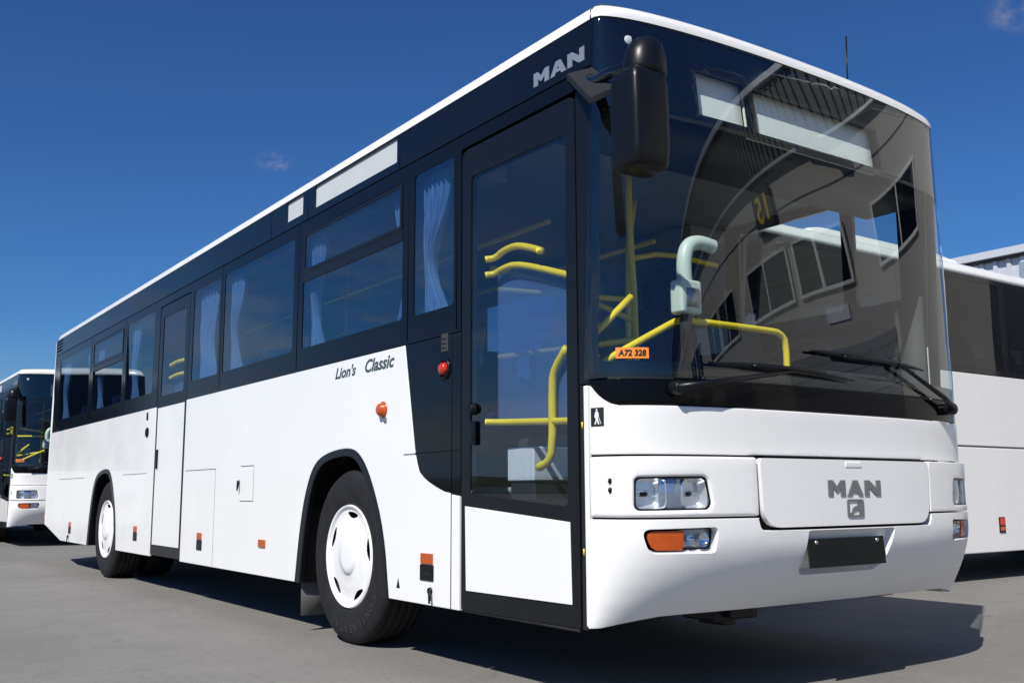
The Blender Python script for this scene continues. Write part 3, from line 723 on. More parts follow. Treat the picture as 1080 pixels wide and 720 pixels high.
            b = MB().add(V, F); b.obj('reflector_bowl', 'lamp_silver', hl)
            cpos = surf('bumper', s_, .866, -.020)
            MB().lathe([(0, -.004), (.009, -.002), (.012, .008), (.012, .05)], (cpos.x, cpos.y+.03, cpos.z), 'y', n=14).obj('bulb', 'black_plastic', hl)
            for q in (-1, 1):
                MB().add([(cpos.x-.9*wd, cpos.y+.020, cpos.z+q*.010-.0035), (cpos.x+.9*wd, cpos.y+.020, cpos.z+q*.010-.0035), (cpos.x+.9*wd, cpos.y+.055, cpos.z+q*.010+.0035), (cpos.x-.9*wd, cpos.y+.055, cpos.z+q*.010+.0035)], [(0,1,2,3)]).obj('reflector_rib', 'lamp_silver', hl)
        V = []; F = []; n_ = 18
        for k in range(n_+1):
            th = math.pi*(k/n_-.5)
            for z in (-.060, -.03, 0, .03, .060):
                ss = -1.030+.055*math.cos(th)*.0 + .052*math.sin(th)
                p_ = surf('bumper', ss if sg_ < 0 else -ss, .866+z, -.034); V.append((p_.x, p_.y-.014*math.cos(th)*math.cos(z*18), p_.z))
        for k in range(n_):
            for j in range(4): F.append((k*5+j, (k+1)*5+j, (k+1)*5+j+1, k*5+j+1))
        b = MB().add(V, F); link('lamp_projector', b.mesh(), 'lamp_blue', hl)
        fpanel('lamp_cover', 'bumper', grow(lamp, -.003), [], 'lamp_glass', hl, off=-.014, solid=0, bevel=0)
        # indicator and fog lamp
        fg = root('indicator_lamp', '', ''); del fg['label']; del fg['category']; fg.parent = B
        mid = -.985 if sg_ < 0 else .985
        oc = [(s, z) for s, z in fog if (s < mid if sg_ < 0 else s > mid)]
        zmx = max(z for s, z in fog)-.002; zmn = min(z for s, z in fog)+.001
        orange = (oc + [(mid, zmx), (mid, zmn)])
        cx_ = sum(p[0] for p in orange)/len(orange); cz_ = sum(p[1] for p in orange)/len(orange)
        orange.sort(key=lambda p: math.atan2(p[1]-cz_, p[0]-cx_))
        fpanel('indicator_lens', 'bumper', orange, [], 'lamp_orange', fg, off=-.012, solid=.02, bevel=.004)
        a0_, a1_ = (mid+.004, -.842) if sg_ < 0 else (.842, mid-.004)
        fpanel('lamp_housing', 'bumper', [(a0_,.634),(a1_,.634),(a1_,.722),(a0_,.722)], [], 'letter_silver', fg, off=-.05, solid=.01, bevel=0)
        for q, (ds, rad) in enumerate(((.035, .022), (.098, .030))):
            s_ = (mid+ds) if sg_ < 0 else (mid-ds); cpos = surf('bumper', s_, .680, -.02)
            MB().lathe([(rad, 0), (rad*.8, .014), (rad*.4, .024), (.004, .026)], (cpos.x, cpos.y, cpos.z), 'y', n=20).obj('reflector_bowl', 'chrome', fg)
        fpanel('lamp_cover', 'bumper', [(a0_,.634),(a1_,.634),(a1_,.722),(a0_,.722)], [], 'lamp_glass', fg, off=-.016, solid=0, bevel=0)
        for z in (.917, .880):
            c0 = surf('bumper', -1.274*-sg_, z, .001)
            MB().lathe([(0, -.004), (.010, -.003), (.0115, .004)], (c0.x, c0.y, c0.z), 'y', n=12).obj('bolt_cap', 'black_plastic', B)
    fogL = round_poly([(-1.165,.724),(-1.130,.630),(-.838,.628),(-.828,.730)], [.03,.05,.02,.02])
    fogR = [(-s, z) for s, z in reversed(fogL)]
    recess = [(-.300,.704),(-.318,.70),(-.330,.535),(-.300,.512),(.205,.512),(.255,.545),(.292,.70),(.275,.704)]
    zb = lambda s: .372 - .042*max(0.0, min(1.0, (abs(s)-.95)/.32))**1.3
    bot = [(s, zb(s)) for s in np.linspace(-HS+.03, HS-.03, 31)]
    low_o = [(-HS, .345)] + bot + [(HS, .345), (HS,.764),(.610,.764)] + [(s*1.024, z-.012) for s, z in round_poly([(.600,.772),(.586,.722),(-.586,.722),(-.600,.772)], [0,.10,.10,0], 8)] + [(-.610,.764),(-HS,.764)]
    bmp = fpanel('bumper', 'bumper', low_o, [fogL, fogR, round_poly(recess, [.01,.01,.03,.03,.03,.03,.01,.01], 3)], 'white_paint', B, solid=.045, bevel=.012, step=.035)
    fpanel('number_recess', 'bumper', rrect(-.36,.49,.33,.716), [], 'white_paint', bmp, off=-.040, solid=.01, bevel=0)
    pc = surf('bumper', -.03, .606)
    pl = MB().box((-.27, -.008, -.062), (.27, .0, .062), Matrix.Rotation(R(-4), 3, 'X'), (-.050, .012, .607)).obj('number_plate', 'plate_green_black', bmp, .004)
    for x in (-.265, .165): MB().lathe([(0, -.004), (.008, -.003), (.010, .002)], (x, .0045, .652), 'y', n=10).obj('plate_screw', 'metal_grey', pl)
    for nm, zs_ in (('front_carrier', (.36,.46,.58,.72,.95,1.02)), ('scuttle', (1.02,1.2,1.34))):
        V = []; F = []; ns_ = 40
        for z in zs_:
            for i in range(ns_+1): V.append(surf('bumper' if z < 1.02 else 'hood', -1.40+2.80*i/ns_, max(z, .40), -.115))
        for k in range(len(zs_)-1):
            for i in range(ns_): F.append((k*(ns_+1)+i, k*(ns_+1)+i+1, (k+1)*(ns_+1)+i+1, (k+1)*(ns_+1)+i))
        link(nm, from_pydata(V, F), 'dark_void', B, .01)
    # badges
    man_letters('maker_lettering', lambda a, b: surf('bumper', -.186+a, .852+b, .009), .374, .070, 'letter_grey', hatch, .006, bevel=.001)
    bx = lambda a, b: surf('bumper', -.060+a*.116, .757+b*.080, .009)
    flat('badge_frame', rrect(0,0,1,1,.12,3), [rrect(.11,.13,.89,.87,.05,2)], bx, 'letter_grey', hatch, .006)
    lion = [(.11,.13),(.14,.22),(.26,.28),(.32,.48),(.46,.60),(.60,.64),(.66,.87),(.89,.87),(.89,.30),(.80,.13),(.70,.13),(.72,.36),(.60,.40),(.52,.34),(.36,.30),(.34,.13)]
    flat('badge_figure', lion, [], lambda a, b: surf('bumper', -.060+a*.116, .757+b*.080, .008), 'letter_grey', hatch, .005)
    # pictogram on the corner
    pg = fpanel('pictogram_plate', 'hood', rrect(-1.362,1.140,-1.298,1.216), [], 'ink_black', hood, off=.002, solid=.0015, bevel=0)
    man = [(-.10,.93),(.04,.93),(.16,.86),(.20,.60),(.12,.52),(.15,.30),(.24,.05),(.12,.03),(.02,.32),(-.10,.05),(-.24,.04),(-.10,.36),(-.12,.52),(-.22,.52),(-.22,.62),(-.16,.80)]
    head = [(.0+.085*math.cos(t*.785), 1.02+.085*math.sin(t*.785)) for t in range(8)]
    cane = [(.17,.52),(.36,.05),(.40,.06),(.21,.54)]
    pm = lambda a, b: surf('hood', -1.330+a*.052, 1.1445+b*.060, .0035)
    for nm, lp in (('walking_figure', man), ('figure_head', head), ('figure_cane', cane)):
        flat(nm, lp, [], pm, 'sticker_white', pg, .001)

    # ---- windscreen with black border, sign box, wipers
    G = LEN-.006
    fpanel('windscreen', 'glass', [(-G,1.337),(G,1.337)] + [(s, 2.906+crown(surf('glass', s, 2.9).x)) for s in np.linspace(G, -G, 25)], [], 'windscreen_glass', B, solid=0, bevel=0, step=.04)
    clear = round_poly([(-1.333,1.405),(1.333,1.405),(1.318,2.485),(-1.318,2.485)], .05)
    s1 = rrect(-.752,2.537,-.448,2.752,.006,2); s2 = rrect(-.385,2.522,.545,2.742,.006,2)
    bord = fpanel('windscreen_border', 'glass', [(-G,1.339),(G,1.339)] + [(s, 2.904+crown(surf('glass', s, 2.9).x)) for s in np.linspace(G, -G, 25)], [clear, s1, s2], 'black_gloss', B, off=-.006, solid=.008, bevel=0, step=.05)
    for a, b_, c_, d_ in ((-.775,2.526,-.425,2.775),(-.408,2.512,.572,2.765)):
        fpanel('sign_window', 'glass', rrect(a,b_,c_,d_), [], 'sign_front', bord, off=-.055, solid=.01, bevel=0)
    MB().lathe([(0,-.016),(.020,-.014),(.028,-.006),(.031,.012)], (-1.103, .221, 2.816), 'y', n=20).obj('marker_lamp', 'sticker_white', B)
    tg = fpanel('order_tag', 'glass', rrect(-1.244,1.413,-1.108,1.458), [], 'tag_orange', B, off=.004, solid=.001, bevel=0)
    v, f = text_geo('A72 328', 1.0, .12, .035); v = fit(v, .115, .027)
    link('tag_writing', from_pydata([surf('glass', -1.234+a, 1.422+b_, .0055) for a, b_ in v], f), 'ink_black', tg, 0, smooth=False)
    def wiper(pv, tip0, tip1, mid):
        q = lambda x, z, o: surf('glass' if z > 1.335 else 'hood', s_of(x), z, o)
        w_ = root('wiper', '', ''); del w_['label']; del w_['category']; w_.parent = B
        p0 = q(*pv, .0)
        MB().lathe([(0,-.050),(.024,-.050),(.030,-.042),(.030,.0)], (p0.x, p0.y, p0.z), 'y', n=20).obj('wiper_pivot', 'black_plastic', w_, .003)
        m_ = Vector(mid[:1]+(0,)+mid[1:])
        a_ = [q(pv[0], pv[1], .040), q(pv[0]*.75+mid[0]*.25, pv[1]*.75+mid[1]*.25, .048), q(*mid, .042)]
        MB().tube(a_, [.018,.013,.008], 8).obj('wiper_arm', 'black_plastic', w_)
        pts = [q(tip0[0]+(tip1[0]-tip0[0])*k/10, tip0[1]+(tip1[1]-tip0[1])*k/10 + .012*math.sin(math.pi*k/10), .022) for k in range(11)]
        MB().tube(pts, [.005+.010*math.sin(math.pi*k/10) for k in range(11)], 6).obj('wiper_blade', 'black_plastic', w_)
        pts = [q(tip0[0]+(tip1[0]-tip0[0])*k/10*.5+(tip1[0]-tip0[0])*.25, mid[1]+.008, .034+.012*math.sin(math.pi*k/10)) for k in range(11)]
        MB().tube(pts, [.008]*11, 6).obj('wiper_bracket', 'black_plastic', w_)
    wiper((-1.000,1.292), (-.84,1.402), (.075,1.378), (-.38,1.392))
    wiper((.935,1.290), (-.225,1.498), (.66,1.468), (.42,1.476))

    # ---- mirror on the door-side corner
    mr_ = root('outside_mirror', '', ''); del mr_['label']; del mr_['category']; mr_.parent = B
    V = []; F = []; n_ = 28
    for z, ex, ey in ((2.058,.064,.050),(2.064,.078,.066),(2.082,.086,.080),(2.14,.091,.086),(2.30,.092,.086),(2.40,.091,.083),(2.435,.086,.078),(2.452,.072,.060)):
        for k in range(n_):
            th = 2*math.pi*k/n_; c_, s_ = math.cos(th), math.sin(th); e_ = 2/6.0
            x = math.copysign(abs(c_)**e_, c_)*ex; y = math.copysign(abs(s_)**e_, s_)*ey
            if y < 0: y *= 1.15
            V.append((-1.408+x, -.17+y*.88, z))
    for l in range(7):
        for k in range(n_): F.append((l*n_+k, l*n_+(k+1) % n_, (l+1)*n_+(k+1) % n_, (l+1)*n_+k))
    F.append(tuple(range(n_-1, -1, -1))); F.append(tuple(range(7*n_, 8*n_)))
    hs_ = MB().add(V, F).obj('mirror_housing', 'black_plastic', mr_)
    MB().box((-1.478, -.102, 2.10), (-1.338, -.098, 2.41)).obj('mirror_glass', 'chrome', hs_, .01)
    V = []; F = []
    for z, ex, ey, dx in ((2.445,.088,.075,.0),(2.47,.092,.078,.0),(2.53,.086,.074,.002),(2.575,.070,.060,.006),(2.598,.045,.040,.010),(2.605,.015,.015,.010)):
        for k in range(n_):
            th = 2*math.pi*k/n_; V.append((-1.372+dx+ex*math.cos(th), -.17+ey*math.sin(th), z))
    for l in range(5):
        for k in range(n_): F.append((l*n_+k, l*n_+(k+1) % n_, (l+1)*n_+(k+1) % n_, (l+1)*n_+k))
    F.append(tuple(range(n_-1, -1, -1))); F.append(tuple(range(5*n_, 6*n_)))
    MB().add(V, F).obj('mirror_neck', 'black_plastic', mr_)
    MB().tube([(-1.375, -.15, 2.52), (-1.37, -.03, 2.525), (-1.345, .06, 2.56), (-1.305, .19, 2.575), (-1.27, .28, 2.62)], .026, 12, 2).obj('mirror_arm', 'black_gloss', mr_)
    MB().tube([(-1.36, -.02, 2.475), (-1.32, .12, 2.50), (-1.275, .33, 2.60)], .015, 8, 1).obj('arm_stay', 'black_gloss', mr_)
    A_, B_, C_, D_ = Vector((-1.246, .475, 2.694)), Vector((-1.246, .30, 2.660)), Vector((-1.35, .035, 2.455)), Vector((-1.35, .19, 2.460)); up_ = Vector((-.012, -.02, .022))
    MB().add([A_, B_, C_, D_, A_+up_, B_+up_, C_+up_, D_+up_], [(3,2,1,0),(4,5,6,7),(0,1,5,4),(1,2,6,5),(2,3,7,6),(3,0,4,7)]).obj('mirror_bracket', 'bracket_grey', mr_, .004)

    # ---- wheels and underside
    for y in (2.645, 2.645+DY):
        for sd in (-1, 1): wheel(B, sd*1.222, y, sd)
    for sd in (-1, 1):
        MB().lathe([(.30,.14),(.40,.15),(.49,.13),(.505,.10),(.505,-.10),(.49,-.13),(.40,-.15),(.30,-.14)], (sd*.72, 2.645+DY, .505), n=48, close=True).obj('inner_tyre', 'rubber', B)
    ub_ = MB().box((-1.19, .45, .70), (1.19, 1.95, .84)).box((-.60, 1.2, .30), (.60, 11.4, .80)).box((-1.17, 3.36, .42), (1.17, 7.82, .84)).box((-1.17, 9.25, .48), (1.17, 11.55, .84)).box((-.60, 1.9, .80), (.60, 11.55, .86)).box((-.9,2.55,.42),(.9,2.75,.60)).box((-.9,8.4,.42),(.9,8.6,.6))
    ub_.box((-1.19, 1.34, .34), (-.7, 2.0, .82)).box((.7, .5, .36), (1.19, 2.0, .82))
    ub_.obj('underbody', 'underbody', B)
    MB().box((-.58, .32, .31), (-.30, .52, .40)).box((-.52, .28, .325), (-.36, .34, .37)).box((-.5,.34,.285),(-.42,.5,.33)).obj('towing_bracket', 'black_plastic', B, .01)
    MB().box((.62,.40,.335),(.84,.5,.38)).obj('jacking_point', 'black_plastic', B, .008)

    # ---- cabin
    MB().box((-1.19, 1.42, .862), (1.19, 2.02, .90)).box((-.60, 2.02, .862), (.60, 11.5, .90)).box((-1.19, 3.38, .862), (-.6, 7.84, .90)).box((.6, 3.38, .862), (1.19, 7.84, .90)).box((-1.19, 9.22, .862), (-.6, 11.5, .90)).box((.6, 9.22, .862), (1.19, 11.5, .90)).box((-.30, .45, .845), (1.19, 1.42, .90)).box((-1.19, .45, .40), (-.30, 1.38, .44)).box((-.75, .45, .44), (-.30, 1.38, .66)).obj('cabin_floor', 'cabin_grey', B)
    MB().box((-1.17, .30, 2.47), (1.17, .66, 2.52)).box((-1.17, .30, 2.52), (1.17, .34, 2.88)).obj('sign_box', 'cabin_dark', B)
    MB().box((-1.19, .66, 2.66), (1.19, 11.5, 2.69)).box((-1.19, 1.5, 2.56), (-.85, 11.4, 2.66)).box((.85, 1.8, 2.56), (1.19, 11.4, 2.66)).obj('cabin_ceiling', 'cabin_grey', B, .02)
    MB().box((-1.18, 11.5, .9), (1.18, 11.53, 2.7)).obj('rear_partition', 'cabin_dark', B)
    das = [(-1.18,.52),(-1.15,.34),(-1.0,.22),(-.7,.155),(-.3,.13),(.3,.13),(.7,.155),(1.0,.22),(1.15,.34),(1.18,.52),(1.10,.70),(.30,.78),(.15,.55),(-.5,.48),(-1.0,.55)]
    V = [(x, y, 1.395) for x, y in das] + [(x, y, 1.0) for x, y in das]; n_ = len(das)
    F = [tuple(range(n_)), tuple(range(2*n_-1, n_-1, -1))] + [(i, (i+1) % n_, n_+(i+1) % n_, n_+i) for i in range(n_)]
    db = MB().add(V, F); db.box((.30, .45, 1.35), (.98, .66, 1.50)); dash = db.obj('dashboard', 'cabin_dark', B, .02)
    st = MB().lathe([(.215+.016*math.cos(t), .016*math.sin(t)) for t in np.linspace(0, 2*math.pi, 9)[:-1]], (0, 0, 0), 'z', n=36, close=True).tube([(-.21,0,0),(.21,0,0)], .014).tube([(0,0,0),(0,-.21,0)], .014).tube([(0,0,0),(0,.0,-.30)], .03).obj('steering_wheel', 'cabin_dark', B)
    st.location = (.62, .84, 1.58); st.rotation_euler = (R(-32), 0, 0)
    ds = MB().box((-.25,-.25,.42), (.25,.25,.56)).box((-.24,.20,.5), (.24,.32,1.15), Matrix.Rotation(R(-8), 3, 'X')).box((-.14,.24,1.16),(.14,.32,1.36), Matrix.Rotation(R(-8), 3, 'X')).box((-.1,-.1,0),(.1,.1,.42))
    dso = ds.obj('driver_seat', 'seat_cloth', B, .04); dso.location = (.62, 1.42, .92)
    MB().box((.22, 1.92, .9), (1.18, 1.95, 1.75)).obj('driver_partition', 'cabin_dark', B)
    # ticket desk and its arm
    MB().box((-.800, .24, 1.650), (-.672, .32, 1.805)).obj('ticket_printer', 'mint_white', B, .015)
    MB().tube([(-.740, .28, 1.79), (-.745, .28, 1.90), (-.715, .28, 1.975), (-.640, .28, 1.995), (-.555, .28, 1.985)], .034, 14, 2).obj('printer_arm', 'mint_white', B)
    MB().box((-.770, .236, 1.680), (-.695, .241, 1.765)).obj('paper_note', 'letter_silver', B)
    MB().box((-.765, .26, 1.39), (-.715, .30, 1.66)).obj('printer_post', 'cabin_dark', B, .01)
    # rails
    def rail(pts, r=.018, sm=2): MB().tube(pts, r, 12, sm).obj('handrail', 'yellow_tube', B)
    X = -1.195
    rail([(-1.238,1.142,2.004),(X,1.118,2.012),(X,1.05,2.035),(X,.95,2.040),(X,.86,2.018),(X,.735,1.972),(-1.238,.70,1.958)], .0165, 1)
    rail([(-1.238,1.142,1.925),(X,1.118,1.932),(X,1.05,1.948),(X,.95,1.948),(X,.80,1.908),(X,.50,1.808),(-1.235,.455,1.79)], .0165, 1)
    rail([(X,.56,1.50),(X,.645,1.42),(X,.668,1.36),(X,.668,1.06),(X,.70,1.005),(X,.775,.985),(X+.03,.80,.985)], .0185, 1)
    rail([(-1.238,1.142,1.207),(X,1.105,1.205),(X,.52,1.177),(-1.235,.455,1.174)], .0155, 1)
    b = MB().add([(-1.165,1.140,1.22),(-1.165,.50,1.195),(-1.165,.50,1.80),(-1.165,.80,1.90),(-1.165,.95,1.94),(-1.165,1.140,1.93)], [(0,1,2,3,4,5)])
    link('screen_panel', b.mesh(), 'blue_panel', B, .008, 0, False)
    MB().box((-1.12, .913, .925), (-.90, 1.13, 1.085)).obj('step_cabinet', 'pale_box', B, .008)
    MB().box((-1.11, .923, .44), (-.90, 1.12, .925)).obj('cabinet_base', 'cabin_dark', B, .012)
    MB().box((-.88, .95, 1.0), (-.45, 1.40, 1.15)).obj('cabinet_cushion', 'cabin_dark', B, .03)
    rail([(-1.185,.37,1.385),(-1.165,.36,1.415),(-.80,.35,1.600),(-.72,.35,1.638),(-.64,.35,1.643),(-.10,.35,1.645),(-.03,.35,1.640),(.012,.35,1.60),(.010,.35,1.38)], .016, 1)
    rail([(-1.195,.36,1.54),(-1.0,.35,1.715)], .015, 0)
    rail([(-.235,1.2,2.66),(-.235,1.2,2.30),(-.207,1.2,1.85),(-.207,1.2,.9)], .019, 1)
    rail([(.17,1.6,2.66),(.10,1.6,2.3),(.09,1.6,.9)], .019, 1)
    rail([(-.235,1.2,2.15),(.02,1.2,2.22),(.45,1.2,2.20)], .016, 1)
    rail([(-1.05,1.30,1.9),(-.207,1.2,1.92)], .016, 0)
    rail([(-1.05,1.30,1.55),(-.207,1.2,1.70)], .016, 0); rail([(-.207,1.2,1.80),(-.6,1.4,2.0),(-1.0,1.45,2.05)], .016, 1)
    for sx in (-.42, .42): rail([(sx,1.7,2.45),(sx,11.2,2.45)], .016, 0)
    for y in (2.6, 4.4, 5.75, 6.75, 8.6): rail([(-.42,y,.9),(-.42,y,2.66)], .017, 0)
    # seats
    for k in range(12):
        y = 2.45+k*.76
        for x in (-.98, -.55, .55, .98):
            if x < 0 and 5.4 < y < 7.0: continue
            if x > 0 and y < 2.2: continue
            seat(B, x, y, .90)
    # curtains in the door-side windows
    for yc, w_, sd, tie in ((1.70,.25,1,.30),(3.24,.20,1,.35),(2.07,.20,-1,.35),(4.78,.24,1,.45),(5.46,.40,1,.8),(7.75,.24,1,.5),(6.98,.2,-1,.5),(9.25,.22,1,.4),(8.12,.2,-1,.4),(11.1,.3,1,.5),(9.75,.3,-1,.5)):
        curtain(B, yc, w_, side=sd, tie=tie)
    for y in (3.40, 4.92, 6.48, 8.05, 9.60): curtain(B, y, .34, x=1.17, tie=.5)
    return B

BUS = make_bus('white city bus with dark window band and tall glazed door, filling the foreground')

# ------------------------------------------------------------------ other vehicles
BUS['group'] = 'city buses parked in the yard'
b2 = copy_tree(BUS); b2.location = (.215, 15.62, 0)
b2['label'] = 'white city bus half hidden behind the rear of the foreground bus, at the left edge'

def make_coach(label):
    C = root('touring_coach', label, 'coach')
    Lc, H = 12.0, 3.20
    def ring(z, d, yf=0.0):
        pts = []
        for i in range(41):
            t = -math.pi/2+math.pi*i/40; a = abs(math.sin(t))**(2/3)*(1 if t > 0 else -1); wv = abs(math.cos(t))**(2/3)
            pts.append((1.27*a, .34+yf-(.34)*wv))
        for i in range(41):
            t = math.pi/2-math.pi*i/40; a = abs(math.sin(t))**(2/3)*(1 if t > 0 else -1); wv = abs(math.cos(t))**(2/3)
            pts.append((1.27*a, Lc-.25+.25*wv))
        return [(x*(1-d/1.27), 6+(y-6)*(1-d/6), z) for x, y in pts]
    lv = [(3.055,0),(3.09,.004),(3.13,.02),(3.165,.05),(3.19,.10),(3.21,.2),(3.23,.4),(3.24,.8)]
    V = []; F = []; n = 82
    for z, d in lv: V += ring(z, d, .28)
    for l in range(len(lv)-1):
        for i in range(n): F.append((l*n+i, l*n+(i+1) % n, (l+1)*n+(i+1) % n, (l+1)*n+i))
    F.append(tuple(range((len(lv)-1)*n, len(lv)*n))); F.append(tuple(range(n-1, -1, -1)))
    roof = MB().add(V, F).obj('roof', 'white_paint', C)
    V = []; F = []
    for z, d0 in ((3.18, 0), (3.31, .03), (3.355, .09), (3.37, .2)):
        V += [(-1.0+d0, 1.6+d0*3.2, z), (1.0-d0, 1.6+d0*3.2, z), (1.0-d0, 4.25-d0*4.5, z), (-1.0+d0, 4.25-d0*4.5, z)]
    for l in range(3):
        for i in range(4): F.append((l*4+i, l*4+(i+1) % 4, (l+1)*4+(i+1) % 4, (l+1)*4+i))
    F.append((12,13,14,15)); MB().add(V, F).obj('air_conditioner', 'white_plastic', roof, .04, seg=4)
    arch = lambda yc: [(yc+.62,.27),(yc+.60,.55),(yc+.50,.85),(yc+.33,1.02),(yc+.15,1.08),(yc-.15,1.08),(yc-.33,1.02),(yc-.50,.85),(yc-.60,.55),(yc-.62,.27)]
    wy = (2.55, 8.75)
    for sd in (-1, 1):
        splate('skirt_panel', [(.35,.27),(.35,1.298),(11.75,1.298),(11.75,.40),(11.2,.27)] + arch(wy[1]) + arch(wy[0]), [], 'white_paint', C, x=sd*1.27, side=sd, bevel=.008)
        splate('side_panel', [(.35,1.312),(.35,2.035),(11.75,2.035),(11.75,1.312)], [], 'white_paint', C, x=sd*1.27, side=sd, bevel=.006)
        bnd = splate('window_band', [(.55,2.04),(11.75,2.04),(11.75,3.05),(.70,3.05)], [rrect(.85+i*1.80, 2.09, .85+i*1.80+1.70, 3.0, .04, 3) for i in range(6)], 'black_gloss', C, x=sd*1.268, side=sd, solid=.03)
        for i in range(6):
            splate('window_pane', rrect(.84+i*1.80, 2.08, .86+i*1.80+1.70, 3.01), [], 'dark_glass', C, x=sd*1.265, side=sd, solid=0, bevel=0, smooth=False)
        MB().box((sd*1.262-.004, .4, 1.296), (sd*1.262+.004, 11.7, 1.314)).obj('panel_joint', 'seam', C)
        MB().box((min(sd*1.24, sd*1.20), .5, .3), (max(sd*1.24, sd*1.20), 1.9, 2.08)).box((min(sd*1.24, sd*1.20), 3.2, .3), (max(sd*1.24, sd*1.20), 8.1, 2.08)).box((min(sd*1.24, sd*1.20), 9.4, .42), (max(sd*1.24, sd*1.20), 11.7, 2.08)).obj('inner_lining', 'cabin_dark', C)
        for y in (4.08, 6.9):
            o = MB().box((sd*1.272-.006, y-.055, .455), (sd*1.272+.006, y+.055, .61)).obj('side_marker', 'black_plastic', C, .004)
            MB().box((sd*1.280-.003, y-.045, .53), (sd*1.280+.003, y+.045, .60)).obj('lens', 'lamp_red', o, .003)
            MB().box((sd*1.280-.003, y-.045, .475), (sd*1.280+.003, y+.045, .515)).obj('reflector', 'lamp_orange', o, .003)
        for y in wy: wheel(C, sd*1.235, y, sd, letters=False)
    # nose and tail
    def end(name, zs, m, rear, x=1.27, off=0.0):
        V = []; F = []; ns = 40
        for z in zs:
            lean = .28*max(0, (z-1.3)/1.75)**1.3 if not rear else 0
            for i in range(ns+1):
                t = -math.pi/2+math.pi*i/ns; a = abs(math.sin(t))**(2/3)*(1 if t > 0 else -1); wv = abs(math.cos(t))**(2/3)
                yy = (.36+.5*lean-(.36-.5*lean)*wv+off) if not rear else (Lc-.26+.26*wv-off)
                V.append((x*a, yy, z))
        for k in range(len(zs)-1):
            for i in range(ns):
                q = (k*(ns+1)+i, k*(ns+1)+i+1, (k+1)*(ns+1)+i+1, (k+1)*(ns+1)+i); F.append(q if not rear else tuple(reversed(q)))
        return link(name, from_pydata(V, F), m, C, .02)
    end('front_panel', [.30,.6,.9,1.2,1.30], 'white_paint', False)
    end('windscreen', [1.31,1.6,1.9,2.2,2.5,2.8,3.05], 'black_gloss', False)
    end('rear_panel', [.40,.8,1.3,1.7,2.03], 'white_paint', True); end('rear_window', [2.04,2.3,2.7,3.05], 'black_gloss', True)
    for sx in (-1, 1):
        MB().box((sx*.92-.16, .0, .72), (sx*.92+.16, .12, .92)).obj('headlight', 'chrome', C, .03)
    MB().box((-.7,1.2,.35),(.7,11.4,.85)).box((-1.2,3.3,.42),(1.2,8.0,1.2)).box((-1.2,.5,.42),(1.2,1.85,1.2)).box((-1.2,9.5,.5),(1.2,11.6,1.2)).obj('underbody', 'underbody', C)
    MB().box((-1.2,.6,1.26),(1.2,11.7,1.30)).box((-1.2,.9,3.02),(1.2,11.7,3.05)).obj('cabin_floor', 'cabin_grey', C)
    for k in range(12):
        for x in (-1.0, -.58, .58, 1.0): seat(C, x, 1.9+k*.8, 1.42, 'seat_cloth')
    return C
coach = make_coach('white high-floor coach parked at right, crosswise to the foreground bus')
coach['group'] = 'coaches parked in the yard'
coach.rotation_euler = (0, 0, R(-90)); coach.location = (1.90, 2.66+1.27, 0)
c2 = copy_tree(coach); c2.rotation_euler = (0, 0, 0); c2.location = (-2.85, 17.4, 0)
c2['label'] = 'white coach standing beside the bus at the left edge, seen mirrored in rear side windows'

# ------------------------------------------------------------------ buildings
def ribs(mb, x, y0_, y1_, z0_, z1_, pitch=.25, depth=.05, side=-1):
    y = y0_; V = []; 
    while y < y1_-1e-6:
        for dy, d in ((0,0),(pitch*.55,0),(pitch*.65,depth),(pitch*.9,depth)): V.append((x+side*d, min(y+dy, y1_)))
        y += pitch
    V.append((x, y1_)); n = len(V)
    mb.add([(a, b, z0_) for a, b in V] + [(a, b, z1_) for a, b in V], [(i+1, i, n+i, n+i+1) for i in range(n-1)])
T = root('bus_depot', 'long pale depot hall with dark ribbed fascia and bay sign, mirrored in the windscreen', 'building', (10, -20, 0))
MB().box((0, -30, 0), (9, 20.5, 8.3)).obj('wall', 'render_wall', T, smooth=False)
fb = MB(); ribs(fb, -.12, -30, 20.5, 8.36, 10.15, .21, .05); fb.box((-.10, -30, 8.36), (9, 20.5, 10.15)); fb.obj('fascia', 'dark_cladding', T, smooth=False)
MB().box((-.26, -30, 10.15), (9, 20.5, 10.33)).obj('gutter', 'galvanised', T, .02, smooth=False)
MB().box((-.20, -30, 8.28), (0, 20.5, 8.37)).obj('lower_trim', 'galvanised', T, .01, smooth=False)
MB().box((-.012, -30, 7.36), (.01, 20.5, 7.40)).obj('wall_joint', 'seam', T, smooth=False)
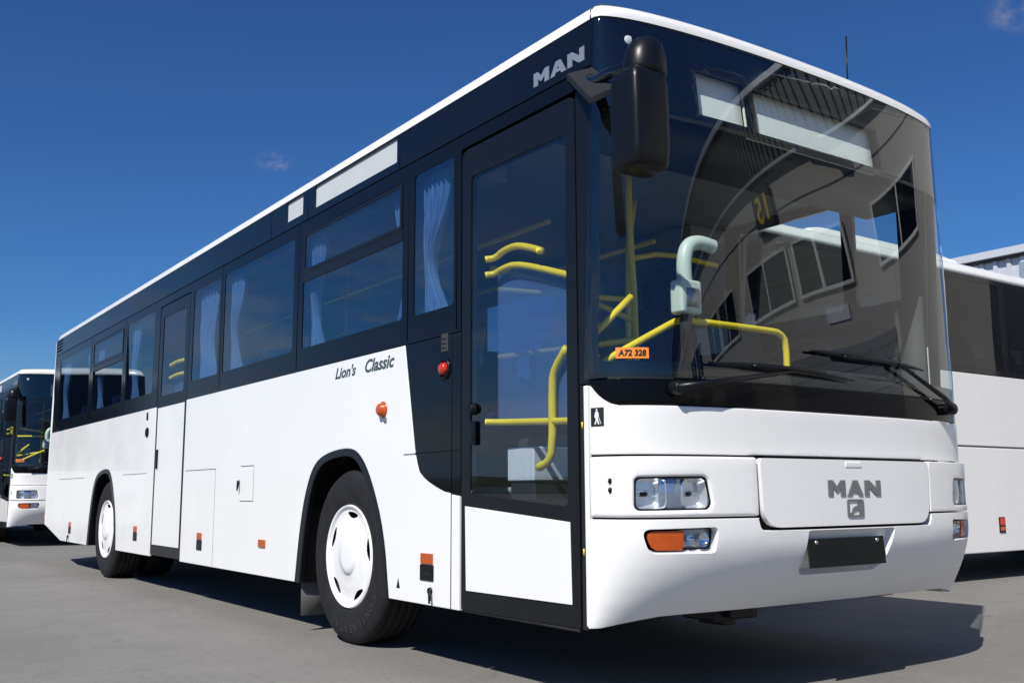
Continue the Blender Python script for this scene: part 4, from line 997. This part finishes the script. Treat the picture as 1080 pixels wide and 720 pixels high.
for y0_, y1_ in ((-24,-21.3),(-21,-18.5),(-16,-13.3),(-13,-10.5),(-6,-3.3),(-3,-.5),(2.0,4.7),(5.0,7.5),(9.1,11.85),(12.1,13.65),(14.7,17.2)):
    fr = MB()
    for a, b_ in ((y0_, y0_+.07), (y1_-.07, y1_), ((y0_+y1_)/2-.035, (y0_+y1_)/2+.035)): fr.box((-.07, a, 5.3), (.02, b_, 6.45))
    fr.box((-.075, y0_, 5.22), (.02, y1_, 5.3)).box((-.075, y0_, 6.45), (.02, y1_, 6.52))
    fr = fr.obj('window', 'white_plastic', T, smooth=False)
    MB().box((-.03, y0_+.02, 5.3), (.01, y1_-.02, 6.45)).obj('pane', 'cover_black', fr, smooth=False)
MB().box((-.03, 12.75, 4.55), (.0, 13.3, 4.85)).obj('notice_board', 'sticker_white', T, smooth=False)
fl_ = MB().box((-.40, 13.45, 8.40), (-.10, 13.55, 8.50)).box((-.10, -.34, -.09), (.10, .34, .09), Matrix.Rotation(R(-32), 3, 'X'), (-.40, 13.45, 8.45)).box((-.11, -.16, -.13), (.11, .16, .13), Matrix.Rotation(R(-20), 3, 'X'), (-.40, 13.98, 8.05)).obj('flood_light', 'sign_black', T, .02, smooth=False)
for y in (-22, -15, -8, -1, 6, 13):
    d = MB(); 
    for k in range(16): d.box((-.05+.01*(k % 2), y-2, .02+k*.25), (.02, y+2, .02+k*.25+.24))
    d.obj('roller_door', 'door_grey', T, smooth=False)
sgn = MB().box((-.16, 10.70, 7.02), (-.06, 11.75, 8.10)).obj('bay_sign', 'sign_black', T, .02, smooth=False)
v, f = text_geo('15', 1.0, 0, .02); v = fit(v, .66, .66)
link('sign_number', from_pydata([(-.166, 11.225+.33-a, 7.24+b) for a, b in v], f), 'sign_yellow', sgn, .004, smooth=False)

S = root('metal_shed', 'pale ribbed metal shed rising beyond the roof of the right-hand coach', 'building', (25, 14, 0))
fb = MB(); ribs(fb, 0, -9, 9, 0, 7.69, .42, .07); fb.box((.02, -9, 0), (12, 9, 7.69)); fb.obj('wall', 'pale_cladding', S, smooth=False)
fb = MB(); fb.box((-.25, -9.3, 7.78), (12.4, 9.3, 8.0)); fb.obj('roof', 'pale_cladding', S, smooth=False)
MB().box((-.12, -9, 7.69), (12, 9, 7.78)).obj('eaves', 'seam', S, smooth=False)
for y in (-6, -2, 2, 6): MB().box((-.16, y-.11, 0), (-.075, y+.11, 7.5)).obj('downpipe', 'galvanised', S, smooth=False)
